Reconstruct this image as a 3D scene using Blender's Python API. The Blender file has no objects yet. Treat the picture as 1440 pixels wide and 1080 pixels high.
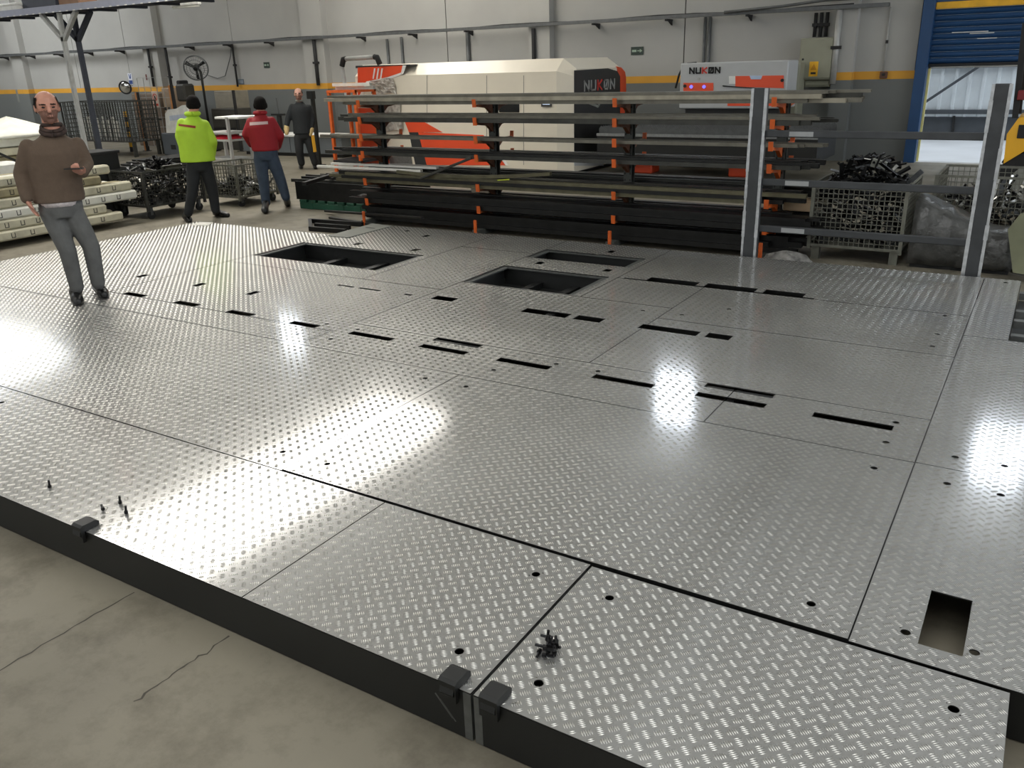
import bpy, bmesh, math, random
import numpy as np
from mathutils import Vector, Matrix

# ------------------------------------------------------------------ camera, world, lights, exposure
scn = bpy.context.scene
col = scn.collection
FPX, PITCH, ROLL, YAW = 1182.38442, 0.36342513, -0.031810486, -0.565255799
CAMZ = 2.055
DECK = 0.195                      # height of the platform top above the floor

def _cam_axes():
    cy, sy = math.cos(YAW), math.sin(YAW)
    f = np.array([sy*math.cos(PITCH), cy*math.cos(PITCH), -math.sin(PITCH)])
    r = np.array([cy, -sy, 0.0]); u = np.cross(r, f)
    r2 = math.cos(ROLL)*r + math.sin(ROLL)*u
    u2 = -math.sin(ROLL)*r + math.cos(ROLL)*u
    return r2, u2, f
AR, AU, AF = _cam_axes()
CAM = np.array([0, 0, CAMZ])
cam_data = bpy.data.cameras.new('camera')
cam_data.sensor_fit = 'HORIZONTAL'; cam_data.sensor_width = 36.0
cam_data.lens = FPX*36.0/1440.0
cam_data.clip_start = 0.05; cam_data.clip_end = 300
cam = bpy.data.objects.new('camera', cam_data); col.objects.link(cam)
M = Matrix.Identity(4)
for i in range(3):
    M[i][0], M[i][1], M[i][2], M[i][3] = AR[i], AU[i], -AF[i], CAM[i]
cam.matrix_world = M
scn.camera = cam

scn.view_settings.view_transform = 'Standard'
scn.view_settings.look = 'None'
scn.view_settings.gamma = 1.0
scn.view_settings.use_curve_mapping = False
scn.view_settings.exposure = 0.0

scn.cycles.max_bounces = 7; scn.cycles.diffuse_bounces = 4; scn.cycles.glossy_bounces = 3
scn.cycles.caustics_reflective = False; scn.cycles.caustics_refractive = False; scn.cycles.sample_clamp_indirect = 6.0

world = bpy.data.worlds.new('overcast_sky'); scn.world = world
world.use_nodes = True
bg = world.node_tree.nodes['Background']
bg.inputs[0].default_value = (0.86, 0.93, 1.0, 1); bg.inputs[1].default_value = 2.2

SKY_E = 2.3        # emission of the translucent roof lights
WIN_E = 12.0       # emission of the high window panes

def area(name, loc, rot, sx, sy, power, colr):
    d = bpy.data.lights.new(name, 'AREA'); d.shape = 'RECTANGLE'; d.size = sx; d.size_y = sy
    d.energy = power; d.color = colr
    o = bpy.data.objects.new(name, d); col.objects.link(o); o.location = loc; o.rotation_euler = rot
    return o

# ------------------------------------------------------------------ measuring helpers (pixels of the 1440x1080 frame -> points of the place)
def ray(x, y): return AF + (x-720)/FPX*AR - (y-540)/FPX*AU
def on_z(x, y, z):
    d = ray(x, y); return CAM + d*((z-CAMZ)/d[2])
def on_y(x, y, Y):
    d = ray(x, y); return CAM + d*(Y/d[1])
def on_x(x, y, X):
    d = ray(x, y); return CAM + d*(X/d[0])
def on_plane(x, y, p, n):
    d = ray(x, y); p = np.array(p, float); n = np.array(n, float)
    return CAM + d*(((p-CAM) @ n)/(d @ n))

# ------------------------------------------------------------------ materials
def lin(c):
    c = np.array(c[:3], float)/255.0
    return tuple(np.where(c <= .04045, c/12.92, ((c+.055)/1.055)**2.4)) + (1.0,)
MATS = {}
def mat(name, rgb, rough=.6, metal=0.0, var=.12, scale=6.0, bump=0.0, bscale=60.0, spec=.5, coat=0.0, rvar=0.0, emit=None, alpha=None, trans=0.0):
    if name in MATS: return MATS[name]
    m = bpy.data.materials.new(name); m.use_nodes = True
    nt = m.node_tree; b = nt.nodes['Principled BSDF']
    b.inputs['Roughness'].default_value = rough; b.inputs['Metallic'].default_value = metal
    b.inputs['Specular IOR Level'].default_value = spec
    if coat: b.inputs['Coat Weight'].default_value = coat
    if trans: b.inputs['Transmission Weight'].default_value = trans
    if alpha is not None: b.inputs['Alpha'].default_value = alpha
    c = lin(rgb)
    tc = nt.nodes.new('ShaderNodeTexCoord')
    n = nt.nodes.new('ShaderNodeTexNoise'); n.inputs['Scale'].default_value = scale; n.inputs['Detail'].default_value = 6
    nt.links.new(tc.outputs['Object'], n.inputs['Vector'])
    r = nt.nodes.new('ShaderNodeValToRGB')
    lo = tuple(max(0, v*(1-var)) for v in c[:3]) + (1,); hi = tuple(min(1, v*(1+var)) for v in c[:3]) + (1,)
    r.color_ramp.elements[0].position = .3; r.color_ramp.elements[0].color = lo
    r.color_ramp.elements[1].position = .7; r.color_ramp.elements[1].color = hi
    nt.links.new(n.outputs['Fac'], r.inputs['Fac']); nt.links.new(r.outputs['Color'], b.inputs['Base Color'])
    if rvar:
        mr = nt.nodes.new('ShaderNodeMapRange'); mr.inputs['From Min'].default_value = .3; mr.inputs['From Max'].default_value = .7
        mr.inputs['To Min'].default_value = max(.02, rough-rvar); mr.inputs['To Max'].default_value = rough+rvar
        n3 = nt.nodes.new('ShaderNodeTexNoise'); n3.inputs['Scale'].default_value = scale*2.3; n3.inputs['Detail'].default_value = 5
        nt.links.new(tc.outputs['Object'], n3.inputs['Vector'])
        nt.links.new(n3.outputs['Fac'], mr.inputs['Value']); nt.links.new(mr.outputs['Result'], b.inputs['Roughness'])
    if bump:
        n2 = nt.nodes.new('ShaderNodeTexNoise'); n2.inputs['Scale'].default_value = bscale; n2.inputs['Detail'].default_value = 3
        nt.links.new(tc.outputs['Object'], n2.inputs['Vector'])
        bp = nt.nodes.new('ShaderNodeBump'); bp.inputs['Strength'].default_value = bump; bp.inputs['Distance'].default_value = .01
        nt.links.new(n2.outputs['Fac'], bp.inputs['Height']); nt.links.new(bp.outputs['Normal'], b.inputs['Normal'])
    if emit:
        b.inputs['Emission Color'].default_value = lin(emit[0]); b.inputs['Emission Strength'].default_value = emit[1]
    MATS[name] = m
    return m

# ------------------------------------------------------------------ mesh helpers
class MB:
    def __init__(s): s.v = []; s.f = []
    def add(s, v, f):
        o = len(s.v); s.v += [tuple(map(float, p)) for p in v]; s.f += [tuple(i+o for i in q) for q in f]; return s
    def box(s, x0, x1, y0, y1, z0, z1):
        return s.add([(x0,y0,z0),(x1,y0,z0),(x1,y1,z0),(x0,y1,z0),(x0,y0,z1),(x1,y0,z1),(x1,y1,z1),(x0,y1,z1)],
                     [(0,3,2,1),(4,5,6,7),(0,1,5,4),(1,2,6,5),(2,3,7,6),(3,0,4,7)])
    def cbox(s, x0, x1, y0, y1, z0, z1, c=.01):
        # box with all edges chamfered by c
        return s.obox(((x0+x1)/2,(y0+y1)/2,(z0+z1)/2), (1,0,0),(0,1,0),(0,0,1), (x1-x0)/2,(y1-y0)/2,(z1-z0)/2, c)
    def obox(s, c, ax, ay, az, hx, hy, hz, ch=0.0):
        c, ax, ay, az = (np.array(k, float) for k in (c, ax, ay, az))
        if not ch:
            P = [c+ax*hx*i+ay*hy*j+az*hz*k for k in (-1,1) for j in (-1,1) for i in (-1,1)]
            return s.add(P, [(0,2,3,1),(4,5,7,6),(0,1,5,4),(1,3,7,5),(3,2,6,7),(2,0,4,6)])
        ch = min(ch, hx*.8, hy*.8, hz*.8)
        V = []; idx = {}
        for k in (-1,1):
            for j in (-1,1):
                for i in (-1,1):
                    for a in range(3):
                        h = [hx-ch, hy-ch, hz-ch]; h[a] += ch
                        idx[(i,j,k,a)] = len(V); V.append(c+ax*h[0]*i+ay*h[1]*j+az*h[2]*k)
        F = []
        for a in range(3):
            b_, d_ = (a+1) % 3, (a+2) % 3
            for sg in (-1,1):
                q = []
                for (p, t) in ((-1,-1),(1,-1),(1,1),(-1,1)):
                    e = [0,0,0]; e[a] = sg; e[b_] = p; e[d_] = t; q.append(idx[(*e, a)])
                F.append(tuple(q if sg > 0 else q[::-1]))
        for a in range(3):          # edges along axis a
            b_, d_ = (a+1) % 3, (a+2) % 3
            for p in (-1,1):
                for t in (-1,1):
                    e0 = [0,0,0]; e0[a] = -1; e0[b_] = p; e0[d_] = t; e1 = list(e0); e1[a] = 1
                    q = [idx[(*e0,b_)], idx[(*e1,b_)], idx[(*e1,d_)], idx[(*e0,d_)]]
                    F.append(tuple(q if p*t < 0 else q[::-1]))
        for k in (-1,1):
            for j in (-1,1):
                for i in (-1,1):
                    q = [idx[(i,j,k,0)], idx[(i,j,k,1)], idx[(i,j,k,2)]]
                    F.append(tuple(q if i*j*k > 0 else q[::-1]))
        return s.add(V, F)
    def bar(s, p0, p1, w, h, up=(0,0,1), ch=0.0):
        p0 = np.array(p0, float); p1 = np.array(p1, float); d = p1-p0; L = np.linalg.norm(d); d = d/L
        u = np.array(up, float); a = np.cross(u, d)
        if np.linalg.norm(a) < 1e-6: a = np.cross((1,0,0), d)
        a /= np.linalg.norm(a); u = np.cross(d, a)
        return s.obox((p0+p1)/2, d, a, u, L/2, w/2, h/2, ch)
    def cyl(s, p0, p1, r0, r1=None, n=12, caps=True):
        r1 = r0 if r1 is None else r1
        p0 = np.array(p0, float); p1 = np.array(p1, float); d = p1-p0; d = d/np.linalg.norm(d)
        a = np.cross(d, (0,0,1)) if abs(d[2]) < .9 else np.cross(d, (1,0,0)); a /= np.linalg.norm(a); b = np.cross(d, a)
        V = []
        for (p, r) in ((p0,r0),(p1,r1)):
            for i in range(n):
                t = 2*math.pi*i/n; V.append(p+r*(a*math.cos(t)+b*math.sin(t)))
        F = [(i, (i+1) % n, n+(i+1) % n, n+i) for i in range(n)]
        if caps: F += [tuple(range(n-1,-1,-1)), tuple(range(n,2*n))]
        return s.add(V, F)
    def tube(s, pts, r, n=8):
        pts = [np.array(p, float) for p in pts]; N = len(pts); rs = r if hasattr(r, '__len__') else [r]*N
        V = []; ref = None
        for i, p in enumerate(pts):
            d = pts[min(i+1,N-1)]-pts[max(i-1,0)]; d = d/np.linalg.norm(d)
            if ref is None: ref = np.cross(d, (0,0,1)) if abs(d[2]) < .9 else np.cross(d, (1,0,0))
            a = ref-d*(ref @ d); a /= np.linalg.norm(a); ref = a; b = np.cross(d, a)
            for k in range(n):
                t = 2*math.pi*k/n; V.append(p+rs[i]*(a*math.cos(t)+b*math.sin(t)))
        F = [(i*n+k, i*n+(k+1) % n, (i+1)*n+(k+1) % n, (i+1)*n+k) for i in range(N-1) for k in range(n)]
        F += [tuple(range(n-1,-1,-1)), tuple(range((N-1)*n, N*n))]
        return s.add(V, F)
    def prism(s, poly, d):
        # poly: list of 3d points (planar), d: extrusion vector
        n = len(poly); P = [np.array(p, float) for p in poly]; d = np.array(d, float)
        V = P+[p+d for p in P]
        F = [tuple(range(n-1,-1,-1)), tuple(range(n,2*n))]+[(i,(i+1) % n,n+(i+1) % n,n+i) for i in range(n)]
        return s.add(V, F)
    def loft(s, rings, caps=True):
        n = len(rings[0]); V = [p for r in rings for p in r]; N = len(rings)
        F = [(i*n+k, i*n+(k+1) % n, (i+1)*n+(k+1) % n, (i+1)*n+k) for i in range(N-1) for k in range(n)]
        if caps: F += [tuple(range(n-1,-1,-1)), tuple(range((N-1)*n, N*n))]
        return s.add(V, F)
    def sphere(s, c, r, n=12, m=8, sc=(1,1,1)):
        rings = []
        for j in range(m+1):
            ph = math.pi*(j/m)-math.pi/2
            rr = max(math.cos(ph), .02)*r; rings.append([np.array(c)+np.array((rr*math.cos(2*math.pi*i/n)*sc[0], rr*math.sin(2*math.pi*i/n)*sc[1], r*math.sin(ph)*sc[2])) for i in range(n)])
        return s.loft(rings)
    def mesh(s, name):
        me = bpy.data.meshes.new(name); me.from_pydata(s.v, [], s.f); me.update()
        bm = bmesh.new(); bm.from_mesh(me); bmesh.ops.recalc_face_normals(bm, faces=bm.faces); bm.to_mesh(me); bm.free()
        return me
    def build(s, name, m, parent=None, smooth=False, label=None, kind=None):
        me = s.mesh(name)
        if m is not None: me.materials.append(m)
        if smooth:
            for p in me.polygons: p.use_smooth = True
        return link(name, me, parent, label, kind)
def link(name, me, parent=None, label=None, kind=None):
    o = bpy.data.objects.new(name, me); col.objects.link(o)
    if parent is not None: o.parent = parent
    if label: o['label'] = label
    if kind: o['kind'] = kind
    return o
def tag(o, label, cat, group=None, kind=None):
    o['label'] = label
    if cat: o['category'] = cat
    if group: o['group'] = group
    if kind: o['kind'] = kind
    return o
def empty(name, loc=(0,0,0), label=None, cat=None, group=None):
    # the thing's own origin; parts are built in world coordinates and carried by an inverse offset
    o = bpy.data.objects.new(name, None); col.objects.link(o); o.empty_display_size = .1
    o.location = tuple(map(float, loc))
    if label: tag(o, label, cat, group)
    return o
def settle(root):
    # parts were modelled in world coordinates: keep them there under a root that stands at the thing's base
    inv = Matrix.Translation(-Vector(root.location))
    for ch in root.children: ch.matrix_parent_inverse = inv
    return root
def struct(o, label=None):
    o['kind'] = 'structure'
    if label: o['label'] = label
    return o
def part_like(src, parent, loc=None, rot=None, scale=None):
    o = src.copy(); col.objects.link(o); o.parent = parent
    if loc is not None: o.location = tuple(map(float, loc))
    if rot is not None: o.rotation_euler = rot
    if scale is not None: o.scale = scale
    return o
def copy_tree(o, parent=None):
    c = o.copy(); col.objects.link(c); c.parent = parent
    for ch in list(o.children): copy_tree(ch, c)
    return c
random.seed(7)
# ------------------------------------------------------------------ the hall
WY = 18.8                      # face of the rear wall
XL, XR, YF, ZC = -37.0, 9.0, -9.0, 7.3
m_conc = mat('concrete_floor', (122,116,101), .62, var=.16, scale=.9, bump=.12, bscale=18, rvar=.1)
def dirt_concrete():
    nt = m_conc.node_tree; b = nt.nodes['Principled BSDF']; tc = nt.nodes['Texture Coordinate']
    src = b.inputs['Base Color'].links[0].from_socket
    n = nt.nodes.new('ShaderNodeTexNoise'); n.inputs['Scale'].default_value = 2.6; n.inputs['Detail'].default_value = 9; n.inputs['Roughness'].default_value = .72
    nt.links.new(tc.outputs['Object'], n.inputs['Vector'])
    r = nt.nodes.new('ShaderNodeValToRGB'); r.color_ramp.elements[0].position = .34; r.color_ramp.elements[0].color = (.52,.5,.47,1)
    r.color_ramp.elements[1].position = .52; r.color_ramp.elements[1].color = (1,1,1,1)
    nt.links.new(n.outputs['Fac'], r.inputs['Fac'])
    mx = nt.nodes.new('ShaderNodeMix'); mx.data_type = 'RGBA'; mx.blend_type = 'MULTIPLY'; mx.inputs[0].default_value = .75
    nt.links.new(src, mx.inputs[6]); nt.links.new(r.outputs['Color'], mx.inputs[7]); nt.links.new(mx.outputs[2], b.inputs['Base Color'])
dirt_concrete()
m_wallu = mat('painted_wall_white', (164,163,158), .8, var=.10, scale=.5, bump=.05, bscale=30)
m_walll = mat('painted_wall_grey', (106,109,107), .75, var=.08, scale=.7)
m_stripe = mat('ochre_stripe', (205,150,50), .7, var=.06, scale=2)
m_dark = mat('dark_joint', (40,40,40), .9)
m_white = mat('white_paint', (225,225,220), .55)
m_ceil = mat('roof_sheet', (214,214,210), .7, var=.05, scale=.5)
m_sky = mat('roof_light_sheet', (230,240,250), .5, emit=((250,250,248), SKY_E))
m_win = mat('high_window_pane', (230,240,250), .4, emit=((236,244,255), WIN_E))
m_winw = mat('warm_window_pane', (250,235,215), .4, emit=((255,236,205), WIN_E))
m_blue = mat('blue_door_paint', (20,62,104), .5, var=.08, scale=3)
m_yel = mat('yellow_paint', (226,170,30), .5)
m_steel = mat('galvanised_steel', (150,152,152), .42, 1.0, var=.15, scale=20)
m_black = mat('black_steel', (26,27,27), .5, .35, var=.25, scale=9)
m_blackp = mat('black_paint', (19,20,19), .52, var=.2, scale=5)

floor = struct(MB().box(XL-.3, XR+.3, YF-.3, WY, -.2, 0).build('floor', m_conc), 'grey concrete factory floor with hairline cracks')
def ribbon(pts, w):
    mb = MB(); L = []
    for i, p in enumerate(pts):
        p = np.array((p[0], p[1], 0.)); q = np.array(pts[min(i+1,len(pts)-1)]+(0,), float)-np.array(pts[max(i-1,0)]+(0,), float)
        n = np.array((-q[1], q[0], 0)); n /= np.linalg.norm(n); ww = w*random.uniform(.5,1.3)
        L.append((p+n*ww, p-n*ww))
    V = []
    for a, b in L: V += [(a[0],a[1],.0006), (b[0],b[1],.0006)]
    return mb.add(V, [(2*i,2*i+1,2*i+3,2*i+2) for i in range(len(L)-1)])
m_crack = mat('crack_dirt', (70,66,58), .9)
def wob(x, y0, y1, n=30, a=.006): return [(x+random.uniform(-a,a), y0+(y1-y0)*i/n) for i in range(n+1)]
ribbon(wob(-3.02, -1.0, 1.70, 60), .0035).build('floor_crack', m_crack, floor)
ribbon(wob(-2.42, 1.28, 1.70, 18, .012), .004).build('floor_crack', m_crack, floor)

# rear wall: lower grey, ochre stripe, upper white panels, openings for the gate and the high windows
DX0, DX1, DZ = -2.30, 3.6, 1.80        # gate opening (the shutter hangs above DZ)
BAYS = [0.1, -7.1, -20.6]
WZ0, WZ1, WHW = 5.75, 6.95, .5     # high windows: sill, head, half width
wall = struct(bpy.data.objects.new('wall_back', None), 'long rear wall, grey below an ochre stripe and off-white above'); col.objects.link(wall)
MB().box(XL, DX0-.2, WY, WY+.25, 0, 1.56).build('lower_wall', m_walll, wall)
MB().box(XL, DX0-.2, WY-.002, WY+.25, 1.56, 1.71).build('painted_stripe', m_stripe, wall)
PJ = [XL, -32.9, -29.6, -26.69, -25.1, -21.49, -18.0, -13.55, -10.7, -7.2, -3.8, DX0-.2]
for a, b in zip(PJ[:-1], PJ[1:]):
    MB().box(a+.012, b-.012, WY, WY+.25, 1.71, WZ0).build('wall_panel', m_wallu, wall)
MB().box(XL, DX0-.2, WY+.03, WY+.25, 1.71, WZ0).build('panel_joint', m_dark, wall)
MB().box(DX0-.2, XR, WY, WY+.25, 3.6, WZ0).build('wall_panel', m_wallu, wall)
MB().box(DX1+.2, XR, WY, WY+.25, 0, 3.6).build('wall_panel', m_wallu, wall)
MB().box(XL, XR, WY, WY+.25, WZ1, ZC).build('wall_panel', m_wallu, wall)
xs = [XL]
for c in sorted(BAYS):
    w = WHW
    xs += [c-w, c+w]
xs.append(XR)
for a, b in zip(xs[0::2], xs[1::2]):
    MB().box(a, b, WY, WY+.25, WZ0, WZ1).build('wall_panel', m_wallu, wall)
for n, c in enumerate(sorted(BAYS)):
    w = WHW
    wd = struct(MB().box(c-w, c+w, WY+.08, WY+.1, WZ0, WZ1).build('window_%d' % (n+1), m_win), 'high window pane above the rear wall')
    f = MB()
    for k in range(3):
        x = c-w+2*w*k/2; f.box(x-.03, x+.03, WY+.04, WY+.12, WZ0, WZ1)
    f.box(c-w, c+w, WY+.04, WY+.12, (WZ0+WZ1)/2-.03, (WZ0+WZ1)/2+.03); f.build('window_frame', m_white, wd)
# columns on the rear wall
for n, (x, w) in enumerate(((-32.9,.36),(-25.15,.36),(-18.0,.4),(-10.72,.28),(-3.8,.19))):
    c = MB().box(x-w, x+w, WY-.22, WY, 0, ZC).build('column', m_wallu)
    struct(c, 'square pilaster standing against the rear wall')
    MB().box(x-w-.004, x+w+.004, WY-.226, WY-.01, 0, 1.56).build('painted_base', m_walll, c)
    MB().box(x-w-.005, x+w+.005, WY-.228, WY-.01, 1.56, 1.71).build('painted_stripe', m_stripe, c)
struct(MB().box(XL-.25, XL, YF, WY+.25, 0, ZC).build('wall_left', m_wallu), 'end wall on the far left')
struct(MB().box(XR, XR+.25, YF, WY+.25, 0, 1.2).box(XR, XR+.25, YF, WY+.25, 5.6, ZC).box(XR, XR+.25, YF, 2, 1.2, 5.6).box(XR, XR+.25, 18, WY+.25, 1.2, 5.6).build('wall_right', m_wallu), 'end wall on the right around a long added light panel')
m_side = mat('side_fill_pane', (230,240,250), .4, emit=((240,246,255), 3.8))  # added out-of-view glow that brightens the rear wall, rack and machines from the right
wr = struct(MB().box(XR+.1, XR+.14, 2, 18, 1.2, 5.6).build('window_6', m_side), 'long glowing fill panel added in the right end wall')
f = MB()
for k in range(9): f.box(XR+.02, XR+.09, 2+k*2-.04, 2+k*2+.04, 1.2, 5.6)
f.box(XR+.02, XR+.09, 2, 18, 3.36, 3.44).build('window_frame', m_white, wr)  # bars across the added side light
struct(MB().box(XL, XR, YF-.25, YF, 0, 2.6).box(XL, XR, YF-.25, YF, 5.8, ZC).box(XL, -22, YF-.25, YF, 2.6, 5.8).box(4, XR, YF-.25, YF, 2.6, 5.8).build('wall_front', m_wallu), 'wall behind the viewer around an added light band')
m_rear = mat('rear_fill_pane', (230,240,250), .4, emit=((248,250,252), 1.9))  # added glow behind the camera, lifts the surfaces that face the viewer
wf = struct(MB().box(-22, 4, YF-.15, YF-.11, 2.6, 5.8).build('window_7', m_rear), 'glowing fill band added in the wall behind the viewer')
f = MB()
for k in range(14): f.box(-22+k*2-.04, -22+k*2+.04, YF-.1, YF-.03, 2.6, 5.8)
f.build('window_frame', m_white, wf)  # uprights across the added light band
# roof: sheets with translucent strips let in between them
STRIPS = [(-15.3,-12.7,5.2,17.0), (-32.5,-27.7,8.0,15.6), (-3.2,2.6,-6,6.6), (-12.0,-9.0,-8,2.5), (-24.0,-20.0,-8,3.0)]
m_skyl = mat('clear_roof_sheet_far', (230,240,250), .5, emit=((246,249,252), 10.5))
m_skyc = mat('clear_roof_sheet', (230,240,250), .5, emit=((255,250,241), 10.5))
ceil = struct(bpy.data.objects.new('ceiling', None), 'pale metal roof with translucent strips'); col.objects.link(ceil)
xs = sorted(set([XL, XR]+[s[0] for s in STRIPS]+[s[1] for s in STRIPS])); ys = sorted(set([YF, WY+.25]+[s[2] for s in STRIPS]+[s[3] for s in STRIPS]))
mb = MB()
for a, b in zip(xs[:-1], xs[1:]):
    for c, d in zip(ys[:-1], ys[1:]):
        if any(s[0] <= a and b <= s[1] and s[2] <= c and d <= s[3] for s in STRIPS): continue
        mb.box(a, b, c, d, ZC, ZC+.1)
mb.build('roof_sheet', m_ceil, ceil)
for k, s in enumerate(STRIPS): MB().box(s[0], s[1], s[2], s[3], ZC+.05, ZC+.08).build('roof_light', (m_skyc, m_skyl, m_sky, m_sky, m_sky)[k], ceil)
mb = MB()
for x in (-32.9,-25.15,-18.0,-10.72,-3.8,3.3): mb.box(x-.12, x+.12, YF, WY, ZC-.25, ZC)
mb.build('roof_beam', m_ceil, ceil)
# ------------------------------------------------------------------ the tread plate platform
SLOTS = [(-7.023,-6.750,4.462,4.534),(-7.527,-7.452,4.956,5.068),(-6.314,-6.028,4.462,4.540),(-5.640,-5.345,4.462,4.536),(-4.906,-4.622,4.464,4.534),
 (-6.679,-6.607,4.960,5.075),(-5.952,-5.885,4.960,5.080),(-5.413,-5.220,5.565,5.597),(-5.154,-4.905,5.565,5.597),(-4.627,-4.549,5.564,5.600),
 (-4.330,-4.109,5.560,5.668),(-6.578,-6.505,7.086,7.190),(-5.751,-5.677,7.088,7.194),(-6.131,-6.068,7.786,7.880),(-6.546,-6.486,7.976,8.027),
 (-4.194,-4.120,7.095,7.197),(-3.442,-3.372,7.080,7.178),(-3.771,-3.708,7.861,7.963),(-3.422,-3.015,5.552,5.665),(-2.950,-2.720,5.553,5.665),
 (-2.407,-1.955,5.558,5.668),(-1.895,-1.718,5.564,5.675),(-2.928,-2.464,6.936,7.053),(-2.391,-1.946,6.936,7.053),(-1.877,-1.546,6.936,7.053),
 (-3.141,-1.452,6.905,6.936),(-3.611,-3.213,4.455,4.526),(-3.612,-3.212,4.622,4.698),(-2.953,-2.553,4.454,4.526),(-4.284,-3.880,4.466,4.536),
 (-2.235,-1.830,4.456,4.526),(-1.558,-1.149,4.458,4.528),(-1.560,-1.148,4.627,4.698),(-0.886,-0.475,4.460,4.531),(-0.113,0.022,2.671,3.022),
 (-7.20,-5.46,6.19,6.95),(-4.42,-3.28,6.185,6.90),(-4.42,-3.28,7.327,7.739)]
ROUND = [(-3.165,2.73),(-2.855,2.735),(-3.168,3.962),(-2.852,3.961),(-1.44,2.40),(-1.435,1.874),(-1.124,2.40),(-1.122,1.872),(-0.474,2.723),
 (-0.157,2.715),(0.053,2.713),(0.023,2.395),(-5.265,2.406),(-0.16,3.955),(0.056,3.949),(-0.158,4.272),(0.053,4.276),(-0.477,3.966),(-0.477,4.296),
 (-0.474,4.585),(-4.625,4.283),(-4.307,4.31),(-4.288,4.585),(-4.609,4.586),(-2.861,4.292),(-2.554,4.58),(-2.248,4.581),(-2.554,6.0),(-2.237,6.02),
 (-1.965,6.331),(-0.48,6.848),(-0.474,6.338),(-0.47,6.038),(-0.153,8.117)]
G = .0028
# (x0, x1, y0, y1) of each sheet
FRONT_L = [(-9.65,-2.337,1.72,2.566),(-2.337,-1.283,1.72,2.566)]
FRONT_R = [(-1.277,0.166,1.72,2.558)]
MAIN = [(-9.65,-3.010,2.569,4.116),(-3.010,-0.317,2.580,4.116),(-0.317,0.75,2.570,4.122),(-0.317,0.75,4.122,6.39),(-0.317,-0.04,6.39,8.24),
 (-9.65,-7.225,4.116,7.45),(-7.225,-4.447,4.116,4.462),(-7.225,-4.432,4.462,5.857),(-4.447,-1.378,4.116,4.702),(-1.378,-0.317,4.116,4.702),
 (-4.432,-2.372,4.702,6.165),(-2.372,-0.317,4.702,5.862),(-7.225,-5.36,5.857,8.22),(-5.36,-4.432,5.857,7.495),(-5.36,-4.432,7.495,8.23),
 (-4.432,-3.20,6.165,8.24),(-3.20,-2.372,6.165,6.905),(-2.372,-0.317,5.862,6.905),(-3.20,-0.317,6.905,8.24)]
SHEET_T = .005
HR = .0165

def alu():
    m = bpy.data.materials.new('tread_aluminium'); m.use_nodes = True
    nt = m.node_tree; b = nt.nodes['Principled BSDF']; L = nt.links
    b.inputs['Metallic'].default_value = 1.0
    tc = nt.nodes.new('ShaderNodeTexCoord'); oi = nt.nodes.new('ShaderNodeObjectInfo')
    def noise(sc, det, ro=.6):
        n = nt.nodes.new('ShaderNodeTexNoise'); n.inputs['Scale'].default_value = sc; n.inputs['Detail'].default_value = det; n.inputs['Roughness'].default_value = ro
        L.new(tc.outputs['Object'], n.inputs['Vector']); return n
    def ramp(src, p0, c0, p1, c1):
        r = nt.nodes.new('ShaderNodeValToRGB'); r.color_ramp.elements[0].position = p0; r.color_ramp.elements[0].color = c0
        r.color_ramp.elements[1].position = p1; r.color_ramp.elements[1].color = c1; L.new(src, r.inputs['Fac']); return r
    n1 = noise(1.3, 6, .6); r1 = ramp(n1.outputs['Fac'], .32, (.25,.248,.235,1), .68, (.33,.328,.313,1))
    n2 = noise(6.0, 9, .75); r2 = ramp(n2.outputs['Fac'], .64, (0,0,0,1), .76, (1,1,1,1))
    mx = nt.nodes.new('ShaderNodeMix'); mx.data_type = 'RGBA'; mx.inputs[7].default_value = (.55,.55,.53,1)
    L.new(r2.outputs['Color'], mx.inputs[0]); L.new(r1.outputs['Color'], mx.inputs[6]); L.new(mx.outputs[2], b.inputs['Base Color'])
    n3 = noise(2.2, 5, .6)
    mr = nt.nodes.new('ShaderNodeMapRange'); mr.inputs['From Min'].default_value = .3; mr.inputs['From Max'].default_value = .7
    mr.inputs['To Min'].default_value = .36; mr.inputs['To Max'].default_value = .48
    L.new(n3.outputs['Fac'], mr.inputs['Value']); L.new(mr.outputs['Result'], b.inputs['Roughness'])
    b.inputs['Metallic'].default_value = .42
    b.inputs['Coat Weight'].default_value = 1.0; b.inputs['Coat Roughness'].default_value = .11; b.inputs['Coat IOR'].default_value = 3.2
    n4 = noise(1.1, 1, .4)
    bp = nt.nodes.new('ShaderNodeBump'); bp.inputs['Strength'].default_value = .12; bp.inputs['Distance'].default_value = .01
    L.new(n4.outputs['Fac'], bp.inputs['Height']); L.new(bp.outputs['Normal'], b.inputs['Normal']); L.new(bp.outputs['Normal'], b.inputs['Coat Normal'])
    MATS['tread'] = m; return m
m_alu = alu()
m_alub = mat('tread_bar_polish', (214,213,208), .31, 1.0, var=.06, scale=3)

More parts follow.
